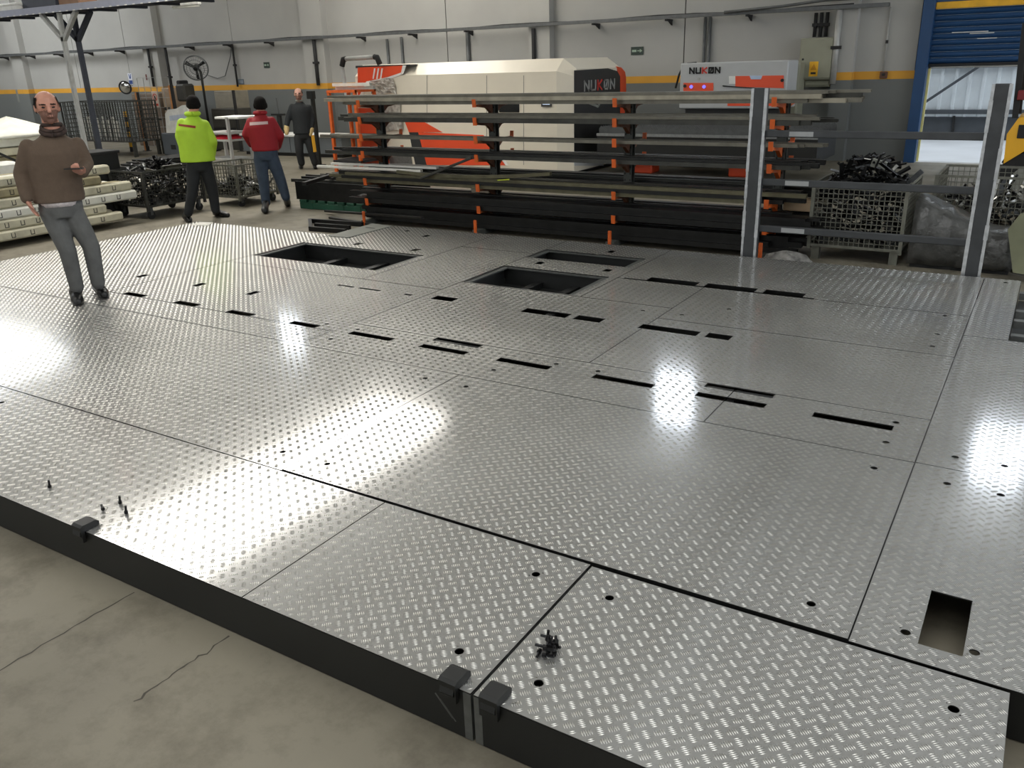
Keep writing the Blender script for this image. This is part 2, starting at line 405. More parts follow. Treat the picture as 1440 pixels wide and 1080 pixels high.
def in_rect(x, y, r, pad=0.0): return (x > r[0]-pad) & (x < r[1]+pad) & (y > r[2]-pad) & (y < r[3]+pad)
def sheet_mesh(r, notch=None):
    x0, x1, y0, y1 = r[0]+G, r[1]-G, r[2]+G, r[3]-G
    rects = []
    for s in SLOTS:
        a = (max(s[0],x0), min(s[1],x1), max(s[2],y0), min(s[3],y1))
        if a[1]-a[0] > .004 and a[3]-a[2] > .004: rects.append(a)
    rnd = [(cx,cy) for cx, cy in ROUND if x0+HR < cx < x1-HR and y0+HR < cy < y1-HR]
    q = HR*1.3
    xs = sorted(set([x0,x1]+[v for s in rects for v in s[:2]]+[v for c in rnd for v in (c[0]-q,c[0]+q)]))
    ys = sorted(set([y0,y1]+[v for s in rects for v in s[2:]]+[v for c in rnd for v in (c[1]-q,c[1]+q)]))
    mb = MB(); zt, zb = DECK, DECK-SHEET_T
    hole = lambda cx, cy: any(in_rect(cx,cy,s) for s in rects)
    rn = lambda cx, cy: next((c for c in rnd if abs(cx-c[0]) < q and abs(cy-c[1]) < q), None)
    for i in range(len(xs)-1):
        for j in range(len(ys)-1):
            a, b, c, d = xs[i], xs[i+1], ys[j], ys[j+1]; cx, cy = (a+b)/2, (c+d)/2
            if hole(cx, cy): continue
            if rn(cx, cy): continue
            mb.add([(a,c,zt),(b,c,zt),(b,d,zt),(a,d,zt)], [(0,1,2,3)])
    for c in rnd:                       # drilled holes: square patch with a round opening and a wall
        n = 16; V = []
        for k in range(n):
            t = 2*math.pi*k/n+math.pi/n; ux, uy = math.cos(t), math.sin(t); mxx = max(abs(ux),abs(uy))
            V += [(c[0]+q*ux/mxx, c[1]+q*uy/mxx, zt), (c[0]+HR*ux, c[1]+HR*uy, zt), (c[0]+HR*ux, c[1]+HR*uy, zb)]
        F = []
        for k in range(n):
            l = (k+1) % n; F += [(3*k,3*l,3*l+1,3*k+1), (3*k+1,3*l+1,3*l+2,3*k+2)]
        for sx, sy in ((1,1),(-1,1),(-1,-1),(1,-1)): pass
        mb.add(V, F)
    def wall_(ax, ay, bx, by): mb.add([(ax,ay,zt),(bx,by,zt),(bx,by,zb),(ax,ay,zb)], [(0,1,2,3)])
    for s in rects+[(x0,x1,y0,y1)]:
        wall_(s[0],s[2],s[1],s[2]); wall_(s[1],s[2],s[1],s[3]); wall_(s[1],s[3],s[0],s[3]); wall_(s[0],s[3],s[0],s[2])
    return mb, rects, rnd, (x0,x1,y0,y1)
PX, PY = .0614, .0540
BL, BW, BH, BS = .0138, .0025, .00165, .0073     # half length, half width, height, spacing of the raised bars
rngb = np.random.default_rng(3)
def bars_mesh(name, rect, rects, rnd):
    x0, x1, y0, y1 = rect
    i = np.arange(math.floor(x0/PX)-1, math.ceil(x1/PX)+2); j = np.arange(math.floor((y0-1.73)/PY)-1, math.ceil((y1-1.73)/PY)+2)
    ii, jj = np.meshgrid(i, j); out = []
    for (ox, oy, dx, dy) in ((0,0,.7071,.7071),(.5,.5,.7071,-.7071)):
        cx = ((ii+ox)*PX).ravel(); cy = ((jj+oy)*PY+1.73).ravel()
        for k in range(-2, 3):
            bx = cx-dy*k*BS; by = cy+dx*k*BS
            out.append(np.stack([bx, by, np.full_like(bx, dx), np.full_like(bx, dy), np.full_like(bx, 1-.10*abs(k))], 1))
    B = np.concatenate(out)
    m = .009; x, y = B[:,0], B[:,1]
    ok = (x > x0+m) & (x < x1-m) & (y > y0+m) & (y < y1-m)
    for s in rects: ok &= ~in_rect(x, y, s, .008)
    for c in rnd: ok &= (x-c[0])**2+(y-c[1])**2 > (HR+.006)**2
    B = B[ok]; n = len(B)
    if n == 0: return None
    d = B[:,2:4]; p = np.stack([-d[:,1], d[:,0]], 1); c = B[:,:2]; L = (BL*B[:,4])[:,None]
    jit = rngb.uniform(.8, 1.15, (n,1))
    z0 = np.full((n,1), DECK+.0001); zt = DECK+BH*jit
    V = np.stack([np.hstack([c-d*L, z0]), np.hstack([c+p*BW, z0]), np.hstack([c+d*L, z0]), np.hstack([c-p*BW, z0]),
                  np.hstack([c-d*L*.35, zt]), np.hstack([c+d*L*.35, zt])], 1).reshape(-1,3)
    base = (np.arange(n)*6)[:,None]
    tri = np.array([[1,0,4],[0,3,4],[3,5,4],[3,2,5],[2,1,5],[1,4,5]])
    F = (base[:,:,None]+tri[None]).reshape(-1,3)
    me = bpy.data.meshes.new(name)
    me.vertices.add(len(V)); me.vertices.foreach_set('co', V.ravel().astype(np.float32))
    me.loops.add(F.size); me.loops.foreach_set('vertex_index', F.ravel().astype(np.int32))
    me.polygons.add(len(F)); me.polygons.foreach_set('loop_start', np.arange(0, F.size, 3, dtype=np.int32))
    me.polygons.foreach_set('use_smooth', np.ones(len(F), dtype=bool))
    me.update(calc_edges=True); me.materials.append(m_alub)
    return me
m_cut = mat('dark_cut_edge', (34,33,31), .6, .3)
def sheets(root, lst):
    for r in lst:
        mb, rects, rnd, inner = sheet_mesh(r)
        o = mb.build('tread_plate', m_alu, root); o.data.materials.append(m_cut)
        for p in o.data.polygons:
            if abs(p.normal.z) < .5: p.material_index = 1
        me = bars_mesh('tread_bars', inner, rects, rnd)
        if me: link('tread_bars', me, o, kind='stuff')
def skirt(x0, x1, y0, y1): return MB().box(min(x0,x1), max(x0,x1), min(y0,y1), max(y0,y1), .004, DECK-SHEET_T-.001)
m_edge = mat('bare_edge_steel', (120,122,120), .5, .8, var=.2, scale=20)

pl = empty('platform_module', (-3.5,1.72,0), 'long front platform module, tread plate top, its black side running off to the left', 'platform')
sheets(pl, FRONT_L)
skirt(-9.65,-1.315,1.722,1.734).build('side_beam', m_blackp, pl)
skirt(-9.65,-1.285,2.53,2.555).build('side_beam', m_blackp, pl)
skirt(-1.291,-1.2855,1.722,2.53).build('end_plate', m_edge, pl)
skirt(-1.315,-1.291,1.7215,1.734).build('end_plate', m_edge, pl)
skirt(-9.65,-9.63,1.734,2.53).build('side_beam', m_blackp, pl)
pr_ = empty('platform_module', (-.55,1.72,0), 'short front platform module with tread plate top, at the right-hand end', 'platform')
sheets(pr_, FRONT_R)
skirt(-1.245,.164,1.722,1.734).build('side_beam', m_blackp, pr_)
skirt(-1.269,-1.245,1.7215,1.734).build('end_plate', m_edge, pr_)
skirt(-1.2745,-1.269,1.722,2.53).build('end_plate', m_edge, pr_)
skirt(.15,.164,1.734,2.53).build('side_beam', m_blackp, pr_)
skirt(-1.269,.15,2.53,2.55).build('side_beam', m_blackp, pr_)
def scuff(mb, x, z, w, h, a):
    c, s = math.cos(a), math.sin(a); P = [(-w,-h),(w,-h),(w,h),(-w,h)]
    return mb.add([(x+p*c-q*s, 1.7214, z+p*s+q*c) for p, q in P], [(0,1,2,3)])
mb = MB(); scuff(mb, -1.395, .10, .05, .0035, -.85); scuff(mb, -1.38, .088, .045, .003, -.85); mb.build('paint_scuff', m_edge, pl)
pm = empty('main_platform', (-4.5,5.3,0), 'large main tread plate platform with slots, bolt holes and open pits', 'platform')
sheets(pm, MAIN)
for a in ((-9.65,.75,2.585,2.60),(-9.65,-9.635,2.60,7.44),(-9.65,-7.23,7.43,7.445),(-7.225,-.04,8.205,8.22),(-.055,-.042,6.40,8.2),(.735,.75,2.6,6.38),(-.04,.75,6.37,6.388),
          (-7.23,-7.22,7.44,8.2)):
    skirt(*a).build('side_beam', m_blackp, pm)
for y in (3.3, 4.11, 5.3, 5.86, 7.15):
    MB().box(-9.6, -.33, y-.03, y+.03, .004, DECK-.02).build('cross_beam', m_blackp, pm)
for x in (-8.6, -7.23, -5.4, -4.44, -3.2, -1.37, -.32):
    MB().box(x-.03, x+.03, 2.61, 6.1 if -7.3 < x < -3 else 7.4, .004, DECK-.02).build('cross_beam', m_blackp, pm)
m_rim = mat('pit_rim_steel', (84,86,84), .55, .5, var=.2, scale=12)
for (x0,x1,y0,y1) in SLOTS[-3:]:
    w = .055; z1 = DECK-.009; z0 = DECK-.02
    mb = MB().box(x0-.01,x0+w,y0-.01,y1+.01,z0,z1).box(x1-w,x1+.01,y0-.01,y1+.01,z0,z1).box(x0+w,x1-w,y0-.01,y0+w*.5,z0,z1).box(x0+w,x1-w,y1-w*.6,y1+.01,z0,z1)
    mb.build('pit_rim', m_rim, pm)
    for a_ in ((x0-.012,x0-.002,y0,y1),(x1+.002,x1+.012,y0,y1),(x0,x1,y0-.012,y0-.002),(x0,x1,y1+.002,y1+.012)): MB().box(*a_,.004,DECK-.021).build('pit_wall', m_blackp, pm)
    for k in (.35,.7): MB().box(x0+(x1-x0)*k-.04, x0+(x1-x0)*k+.04, y0, y1, .01, .07).build('pit_beam', m_black, pm)
    MB().box(x0, x1, y0, y1, .002, .012).build('pit_bottom', m_blackp, pm)
for (a,b,y) in ((-3.62,-3.2,4.66),(-1.57,-1.14,4.665)): MB().cyl((a-.1,y,DECK-.035),(b+.1,y,DECK-.035),.03,n=14).build('roller', m_black, pm, smooth=True)
# open frame rails beyond the right-hand notch
for y in (6.62, 7.02, 7.3, 7.9): MB().box(-.035, .74, y-.035, y+.035, .12, .175).build('frame_rail', m_edge, pm)
MB().box(.68,.75,6.4,8.2,.004,.175).build('frame_rail', m_edge, pm)
MB().box(-.035,.74,6.41,8.2,.004,.03).build('pit_bottom', m_blackp, pm)
for r in (pl, pr_, pm): settle(r)

# clamps hooked over the front edge
def clamp(x, label, w=.034):
    t = empty('edge_clamp', (x,1.72,DECK), label, 'clamp', 'clamps on the platform edge')
    poly = [(1.700,DECK+.012),(1.700,DECK+.026),(1.712,DECK+.034),(1.772,DECK+.034),(1.788,DECK+.024),(1.788,DECK+.004),(1.716,DECK+.004),(1.716,DECK-.045),(1.700,DECK-.045)]
    MB().prism([(x-w,y,z) for y, z in poly], (2*w,0,0)).build('hook', m_blackp, t)
    MB().prism([(x-w*.8,1.706,DECK-.030),(x+w*.8,1.706,DECK-.030),(x+w*.8,1.694,DECK-.012),(x-w*.8,1.694,DECK-.012)], (0,.006,.02)).build('lip', m_blackp, t)
    settle(t)
clamp(-3.36, 'black clamp hooked alone on the left part of the platform edge')
clamp(-1.362, 'black clamp left of the joint between the two front modules')
clamp(-1.205, 'black clamp right of the joint between the two front modules')

# loose screws
m_screw = mat('blackened_screw', (22,22,24), .35, .6)
def screw(x, y, ang, up, label, group=None, z=None):
    z = DECK+.003 if z is None else z
    t = empty('socket_screw', (x,y,z), label, 'screw', group)
    if up: d = np.array((.12*math.cos(ang), .12*math.sin(ang), 1.0)); p = np.array((x,y,z))
    else: d = np.array((math.cos(ang), math.sin(ang), .12)); p = np.array((x,y,z+.008))
    d /= np.linalg.norm(d)
    MB().cyl(p, p+d*.013, .0085, n=10).build('screw_head', m_screw, t, smooth=False)
    MB().cyl(p+d*.013, p+d*.040, .0052, n=8).build('screw_shank', m_screw, t)
    settle(t)
screw(-3.879,1.887,.3,True,'black screw standing alone near the far left platform edge')
screw(-3.425,1.872,2.7,False,'black screw lying on its side near the left clamp')
screw(-3.420,1.955,.2,True,'black screw standing upright, the farther of two near the left clamp')
screw(-3.310,1.909,.5,True,'black screw standing upright, the nearer of two right of the left clamp')
rs = random.Random(5)
for k in range(17):
    a = rs.uniform(0,6.28); rr = rs.uniform(0,.042)
    screw(-1.17+rr*math.cos(a), 2.024+rr*math.sin(a), rs.uniform(0,6.28), rs.random() < .25, 'black screw in the small heap on the right front module', 'heap of black screws', DECK+.003+(k//6)*.013)
# ------------------------------------------------------------------ on and above the rear wall
m_cond = mat('conduit_grey', (92,94,94), .5, .4, var=.15, scale=12)
m_condl = mat('conduit_light', (168,168,164), .5, .2)
m_orange = mat('machine_orange', (226,78,38), .42, var=.05, scale=3, coat=.15)
m_cream = mat('machine_cream', (222,214,196), .42, var=.03, scale=2, coat=.15)
m_char = mat('machine_charcoal', (44,46,47), .45, var=.08, scale=3)
m_grey = mat('machine_grey', (176,178,178), .45, var=.04, scale=3)
m_mid = mat('sheet_grey', (128,130,122), .55, var=.08, scale=5)

t = empty('cable_tray', (-18, WY, 2.9), 'grey cable tray running the length of the rear wall', 'cable tray')
MB().box(XL+.2,-3.05,WY-.36,WY-.24,2.86,2.875).box(XL+.2,-3.05,WY-.365,WY-.355,2.86,2.93).box(XL+.2,-3.05,WY-.245,WY-.235,2.86,2.93).build('tray', m_cond, t)
for k, (yy, r) in enumerate(((WY-.33,.016),(WY-.30,.02),(WY-.265,.016))):
    MB().tube([(x, yy, 2.90+.02*math.sin(x*1.7+k)+.012*k) for x in np.arange(-36.5,-3.0,.8)], r, 6).build('cable', m_dark, t, smooth=True)
for x in np.arange(-35.5,-3.4,1.75):
    if min(abs(x-c) for c in (-32.9,-25.15,-18.0,-10.72,-3.8)) < .45: continue
    MB().box(x-.02,x+.02,WY-.37,WY-.004,2.82,2.86).prism([(x-.015,WY-.20,2.82),(x-.015,WY-.006,2.82),(x-.015,WY-.006,2.74)],(.03,0,0)).build('bracket', m_dark, t)
settle(t)
t = empty('bus_duct', (-3.6,WY,3.0), 'dark conduit run ending above the electrical cabinet', 'conduit')
MB().tube([(-6.2,WY-.42,2.92),(-5,WY-.42,2.97),(-4.2,WY-.42,3.03),(-3.3,WY-.42,3.03),(-3.02,WY-.42,3.0)],.03,6).build('pipe', m_cond, t, smooth=True)
settle(t)
def drop(px, py0, py1, label, r=.035, m=None, off=.06, n=1):
    a = on_y(px, py0, WY-off); b = on_y(px, py1, WY-off)
    t = empty('conduit', (a[0],WY,min(b[2],a[2])), label, 'conduit')
    for k in range(n):
        x = a[0]+k*.11
        MB().cyl((x,WY-off,a[2]),(x,WY-off,max(b[2],.02)),r,n=8).build('pipe', m or m_cond, t, smooth=True)
        MB().box(x-r*1.5,x+r*1.5,WY-off-r*1.2,WY-off+r*1.2,(a[2]+b[2])/2-.03,(a[2]+b[2])/2+.03).build('clip', m_dark, t)
    settle(t)
drop(544,55,150,'left one of two thin conduits dropping behind the big cutting machine')
drop(564,52,150,'right one of two thin conduits dropping behind the big cutting machine')
drop(657,43,150,'thicker conduit dropping behind the middle of the big cutting machine', .05)
drop(992,24,180,'pair of conduits dropping behind the small white control cabinet', .035, None, .06, 2)
drop(1148,18,52,'bundle of dark conduits feeding the electrical cabinet', .035, m_dark, .06, 3)
drop(207,66,122,'dark conduit left of the pilaster with the fire sign', .04, m_dark, .28)
drop(232,66,150,'dark conduit right of the pilaster with the fire sign', .045, m_dark, .27)
drop(326,61,122,'slim conduit on the wall right of the big fan', .03, m_dark)
drop(441,56,120,'black cable riser on the pilaster above the man in black', .05, m_dark, .28)
drop(750,40,140,'dark conduit on the pilaster behind the cutting machine', .05, m_dark, .28)
drop(1181,14,118,'light square conduit on the pilaster right of the electrical cabinet', .06, m_condl, .28)
drop(1253,10,106,'thin light conduit ending in a wall switch', .015, m_condl, .03)
p = on_y(1243,105,WY)
t = empty('wall_switch',(p[0],WY,p[2]),'small brown wall switch on the ochre stripe','switch')
MB().cbox(p[0]-.07,p[0]+.07,WY-.06,WY-.004,p[2]-.07,p[2]+.06,.01).build('switch_box', mat('brown_plastic',(96,60,40),.5), t); MB().cbox(p[0]-.03,p[0]+.03,WY-.075,WY-.06,p[2]-.02,p[2]+.03,.005).build('rocker', m_dark, t); settle(t)

# electrical cabinets beside the right pilaster
def cab_box(px0, py0, px1, py1, Y, depth, name, label, m, dz=None):
    a = on_y(px0, py0, Y); b = on_y(px1, py1, Y); z0 = b[2] if dz is None else dz
    t = empty(name, ((a[0]+b[0])/2, Y, z0), label, 'cabinet')
    MB().cbox(a[0],b[0],Y+.03,Y+depth,z0,a[2],.012).build('cabinet_body', m, t)
    d = MB().cbox(a[0]+.02,b[0]-.02,Y,Y+.028,z0+.03,a[2]-.03,.008).build('door', m, t)
    return t, a, b, z0, d
m_elec = mat('cabinet_khaki', (140,140,122), .5, var=.05)
t, a, b, z0, d = cab_box(1126,54,1168,112,WY-.32,.3,'electrical_cabinet','khaki wall cabinet with a yellow high voltage sticker',m_elec)
q = on_y(1144,97,WY-.325)
st = MB().box(q[0]-.085,q[0]+.085,WY-.324,WY-.3205,q[2]-.14,q[2]+.14).build('warning_sticker', m_yel, t)
MB().prism([(q[0]-.06,WY-.3255,q[2]-.02),(q[0]+.06,WY-.3255,q[2]-.02),(q[0],WY-.3255,q[2]+.10)],(0,.001,0)).build('warning_triangle', mat('sticker_amber',(190,130,10),.5), st)
MB().box(q[0]-.05,q[0]+.05,WY-.3255,WY-.3245,q[2]-.10,q[2]-.06).build('text_line', m_dark, st)
MB().cyl((a[0]+.08,WY-.33,(a[2]+z0)/2),(a[0]+.08,WY-.30,(a[2]+z0)/2),.02,n=10).build('lock', m_dark, t); settle(t)
t, a, b, z0, d = cab_box(1106,88,1120,150,WY-.7,.5,'junction_cabinet','tall narrow khaki cabinet standing left of the sticker cabinet',m_elec,0.0)
settle(t)
t, a, b, z0, d = cab_box(1131,113,1166,122,WY-.24,.2,'cable_box','low khaki cable box under the electrical cabinet',m_elec,None); settle(t)

# signs
def sign(px, py, w, h, label, rgb, art=None, Y=None, name='sign'):
    Y = WY-.012 if Y is None else Y
    p = on_y(px, py, Y)
    t = empty(name,(p[0],Y,p[2]-h/2),label,'sign')
    MB().cbox(p[0]-w/2,p[0]+w/2,Y-.006,Y+.006,p[2]-h/2,p[2]+h/2,.002).build('panel', mat('sign_%d_%d_%d' % rgb, rgb, .5, var=.03), t)
    if art: art(t, p[0], Y-.0075, p[2], w, h)
    settle(t)
m_exit = (36,52,44)
m_lum = mat('sign_pale_green',(150,170,150),.5)
def art_exit(t, x, y, z, w, h):
    mb = MB().box(x-.40*w,x-.05*w,y-.001,y,z-.14*h,z+.14*h)
    mb.prism([(x+.02*w,y,z-.06*h),(x+.22*w,y,z-.06*h),(x+.22*w,y,z-.24*h),(x+.42*w,y,z),(x+.22*w,y,z+.24*h),(x+.22*w,y,z+.06*h),(x+.02*w,y,z+.06*h)],(0,.001,0))
    mb.build('arrow_mark', m_lum, t)
sign(896,71.5,.30,.17,'dark green exit arrow sign on the wall above the cable-covered stripe',m_exit,art_exit)
sign(375,91.5,.24,.16,'small dark green exit arrow sign left of the man in black',m_exit,art_exit)
sign(118,99.5,.19,.15,'tiny dark green sign near the mezzanine post',m_exit,art_exit)
sign(339,115,.24,.15,'small blue-grey plate on the wall right of the big fan',(92,102,112),lambda t,x,y,z,w,h: MB().box(x-.4*w,x+.4*w,y-.001,y,z+.05*h,z+.2*h).box(x-.4*w,x+.4*w,y-.001,y,z-.25*h,z-.1*h).build('text_line', mat('plate_pale',(150,158,165),.5), t))
m_bl = mat('sign_blue',(45,70,130),.5)
def art_ppe(t, x, y, z, w, h):
    MB().prism([(x-.30*w,y,z+.42*h),(x-.14*w,y,z+.42*h),(x,y,z+.15*h),(x+.14*w,y,z+.42*h),(x+.30*w,y,z+.42*h),(x+.16*w,y,z+.02*h),(x-.16*w,y,z+.02*h)],(0,.001,0)).build('pictogram', m_bl, t)
    MB().box(x-.42*w,x+.42*w,y-.001,y,z-.45*h,z-.12*h).build('text_panel', m_bl, t)
sign(183.5,111,.22,.36,'white and blue safety sign on the wall near the round mirror',(205,208,215),art_ppe)
sign(208,108.5,.22,.18,'small dark red fire sign beside the left pilaster',(92,40,36),None)
m_signred = mat('sign_red',(200,70,50),.5)
def art_fire(t, x, y, z, w, h):
    n = 20; V = []; F = []
    for k in range(n):
        a = 2*math.pi*k/n
        for r in (.40*w,.30*w): V.append((x+r*math.cos(a), y, z+.12*h+r*math.sin(a)))
    F = [(2*k,2*((k+1)%n),2*((k+1)%n)+1,2*k+1) for k in range(n)]
    MB().add(V,F).build('prohibition_ring', m_signred, t)
    MB().prism([(x-.24*w,y,z+.12*h+.2*w),(x-.17*w,y,z+.12*h+.26*w),(x+.24*w,y,z+.12*h-.2*w),(x+.17*w,y,z+.12*h-.26*w)],(0,-.001,0)).build('prohibition_bar', m_signred, t)
    MB().prism([(x-.08*w,y-.0006,z-.02*h),(x+.1*w,y-.0006,z-.02*h),(x+.14*w,y-.0006,z+.12*h),(x+.02*w,y-.0006,z+.27*h),(x-.1*w,y-.0006,z+.12*h)],(0,-.0006,0)).build('flame', m_dark, t)
    MB().box(x-.4*w,x+.4*w,y-.001,y,z-.42*h,z-.28*h).build('text_panel', m_signred, t)
sign(218.5,139.5,.25,.42,'white no open fire sign with a red ring hung on the mesh guard',(226,205,190),art_fire,15.9)
# convex mirror
p = on_y(175.5,123.5,WY-.3)
t = empty('convex_mirror',(p[0],WY,p[2]),'small round convex mirror on the ochre stripe','mirror')
dv = np.array((.45,-.85,-.2)); dv /= np.linalg.norm(dv); e1 = np.cross(dv,(0,0,1)); e1 /= np.linalg.norm(e1); e2 = np.cross(dv,e1)
rings = [[p+dv*(.06*(1-(r/.2)**2)-.03)+r*(e1*math.cos(a)+e2*math.sin(a)) for a in np.linspace(0,2*math.pi,20,endpoint=False)] for r in (.2,.16,.1,.04)]
MB().loft(rings).build('mirror_face', mat('mirror_glass',(215,215,215),.08,1.0,var=0), t, smooth=True)
MB().tube([p-dv*.03+.205*(e1*math.cos(a)+e2*math.sin(a)) for a in np.linspace(0,2*math.pi,25)],.018,6).build('rim', m_dark, t, smooth=True)
MB().cyl(p-dv*.03,(p[0]-.1,WY,p[2]+.02),.02,n=8).build('arm', m_dark, t); settle(t)

# big fan on a stand
FY = 16.5
hub = on_y(275.5,95.5,FY)
t = empty('pedestal_fan',(hub[0]+.25,FY,0),'large black pedestal fan with a round wire cage','fan')
ax = np.array((.62,-.74,-.25)); ax /= np.linalg.norm(ax); e1 = np.cross(ax,(0,0,1)); e1 /= np.linalg.norm(e1); e2 = np.cross(e1,ax)
R = .325
mb = MB()
for rr, o in ((R,0),(R*.98,.07),(R*.98,-.07),(R*.72,.09),(R*.45,.10)):
    mb.tube([hub+ax*o+rr*(e1*math.cos(a)+e2*math.sin(a)) for a in np.linspace(0,2*math.pi,33)],.007 if o else .014,5)
for k in range(28):
    a = 2*math.pi*k/28; u = e1*math.cos(a)+e2*math.sin(a)
    mb.tube([hub+ax*.10+u*.05, hub+ax*.10+u*R*.6, hub+ax*.07+u*R*.95, hub+u*R],.004,4)
mb.build('wire_cage', m_cond, t)
for k in range(3):
    a = 2*math.pi*k/3+.45; u = e1*math.cos(a)+e2*math.sin(a); w = e1*-math.sin(a)+e2*math.cos(a)
    MB().add([hub+u*.05-w*.03,hub+u*.05+w*.03-ax*.02,hub+u*.29+w*.07-ax*.05,hub+u*.30-w*.03+ax*.02],[(0,1,2,3)]).prism([hub+u*.05-w*.03,hub+u*.05+w*.03-ax*.02,hub+u*.29+w*.07-ax*.05,hub+u*.30-w*.03+ax*.02],ax*.008).build('blade', m_black, t)
MB().cyl(hub-ax*.2,hub+ax*.06,.075,n=14).build('motor', m_black, t, smooth=True)
foot = on_y(284,112,FY); q = hub-ax*.15
MB().tube([q,(foot[0],FY,hub[2]-.12),(foot[0],FY,hub[2]-.4),(foot[0],FY,.03)],.035,8).build('pole', m_black, t, smooth=True)
MB().cyl((foot[0],FY,0),(foot[0],FY,.04),.24,n=20).build('base', m_black, t); settle(t)
p0 = on_y(290,105,WY-.06); p1 = on_y(325,62,WY-.06)
tag(MB().tube([(p0[0],WY-.06,p0[2]),(p0[0]+.5,WY-.06,p0[2]-.12),((p0[0]+p1[0])/2+.2,WY-.06,p0[2]-.05),(p1[0]-.1,WY-.06,p0[2]+.5),(p1[0],WY-.06,p1[2])],.012,6).build('fan_cable', m_cond, None, True),'thin cable looping from the big fan to the wall','cable')

# mezzanine edge top left, with its Y-shaped post
m_beam = mat('beam_lavender_grey',(164,168,184),.5,.2,var=.06)
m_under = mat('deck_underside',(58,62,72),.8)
MY = 13.0
t = empty('mezzanine',(-20.8,MY,0),'raised steel mezzanine edge carried by a Y-shaped post','mezzanine')
MB().box(-36.5,-12.3,MY,MY+.06,3.56,3.695).box(-36.5,-12.3,MY-.05,MY,3.54,3.57).build('edge_beam', m_beam, t)
for x in np.arange(-36.0,-12.4,.28): MB().box(x-.03,x+.03,MY-.07,MY-.05,3.535,3.555).build('toe_cleat', m_white, t)
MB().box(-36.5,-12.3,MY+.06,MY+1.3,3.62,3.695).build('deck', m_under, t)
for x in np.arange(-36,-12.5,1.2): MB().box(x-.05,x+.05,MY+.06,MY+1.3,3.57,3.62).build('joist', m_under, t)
pb = on_y(90,57,MY+.05); px_ = pb[0]
m_postl = mat('post_pale',(176,178,176),.5,.2)
for nm, p0, p1 in (('post',(px_,MY+.05,0),(px_,MY+.05,pb[2]+.02)),('brace',(px_,MY+.05,pb[2]),on_y(58,20,MY+.05)),('brace',(px_,MY+.05,pb[2]),on_y(83,18,MY+.05)),('brace',(px_,MY+.05,pb[2]),on_y(107,15,MY+.05))):
    MB().bar(p0,p1,.09,.09,up=(0,1,0)).build(nm, m_postl, t)
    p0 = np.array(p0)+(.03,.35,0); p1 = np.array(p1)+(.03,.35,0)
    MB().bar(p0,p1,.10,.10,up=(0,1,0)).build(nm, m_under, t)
settle(t)
def crate_box(px0, py0, px1, py1, Y, d, z0, label, m, cat='box', name='storage_box', lip=True):
    a = on_y(px0,py0,Y); b = on_y(px1,py1,Y)
    t = empty(name,((a[0]+b[0])/2,Y,z0),label,cat)
    MB().cbox(a[0],b[0],Y,Y+d,z0,a[2],.01).build('box_body', m, t)
    if lip: MB().cbox(a[0]-.02,b[0]+.02,Y-.015,Y+d+.015,a[2]-.05,a[2]+.01,.008).build('lid', m, t)
    settle(t); return t
crate_box(-14,8,25,16,MY+.1,.4,3.70,'white plastic crate with two slots on the mezzanine',m_white,'crate','plastic_crate')
crate_box(29,-3,79,9,MY+.25,.5,3.70,'dark grey box on the mezzanine beside the white crate',mat('slate_box',(62,66,76),.6))
crate_box(81,-4,111,5,MY+.3,.5,3.70,'brown cardboard box on the mezzanine right of the dark box',mat('cardboard',(150,118,96),.8))
p = on_y(263,7,15.5)
t = empty('tube_lamp',(p[0],15.5,p[2]),'unlit white tube lamp hanging under the mezzanine','lamp')
MB().cbox(p[0]-.6,p[0]+.5,15.45,15.55,p[2]-.02,p[2]+.06,.02).build('housing', m_white, t); MB().cyl((p[0]-.55,15.5,p[2]-.04),(p[0]+.45,15.5,p[2]-.04),.02,n=10).build('tube', mat('tube_glass',(225,225,215),.3), t, smooth=True)
for dx in (-.4,.3): MB().cyl((p[0]+dx,15.5,p[2]+.05),(p[0]+dx,15.5,ZC-.02),.008,n=6).build('hanger', m_dark, t)
settle(t)

# shutter gate, right
door = struct(bpy.data.objects.new('door_1', None),'half-open blue roller shutter gate with a yellow beam'); col.objects.link(door)
MB().box(DX0-.18,DX0+.02,WY-.16,WY+.3,0,3.9).box(DX1-.02,DX1+.18,WY-.16,WY+.3,0,3.9).build('gate_post', m_blue, door)
n = 9
for k in range(n):
    z = DZ+.02+k*.106
    prof = [(WY+.06,z),(WY+.02,z+.02),(WY+.005,z+.05),(WY+.02,z+.085),(WY+.06,z+.104),(WY+.075,z+.104),(WY+.075,z)]
    MB().prism([(DX0+.02,y,zz) for y, zz in prof],(DX1-DX0-.04,0,0)).build('slat', m_blue, door)
MB().cbox(DX0+.02,DX1-.02,WY+.0,WY+.09,DZ-.03,DZ+.02,.01).build('bottom_bar', m_dark, door)
MB().cbox(DX0+.02,DX1-.02,WY-.04,WY+.1,2.775,2.895,.01).build('gate_beam', m_yel, door)
MB().box(DX0+.02,DX1-.02,WY,WY+.2,2.90,3.62).build('gate_header', m_blue, door)
m_py = mat('pale_yellow',(225,215,140),.5)
MB().box(DX0+.02,DX0+.06,WY+.1,WY+.14,0,DZ).build('guide_strip', m_py, door)
MB().box(DX0+.02,DX1,WY+.1,WY+.14,DZ-.06,DZ-.03).build('guide_strip', m_white, door)
for (x,z,w) in ((-1.65,2.36,.30),(-1.35,2.24,.16),(-1.45,2.33,.2)):
    MB().box(x-w,x+w,WY-.004+.006,WY+.004,z-.006,z+.006).build('paint_scratch', m_white, door)
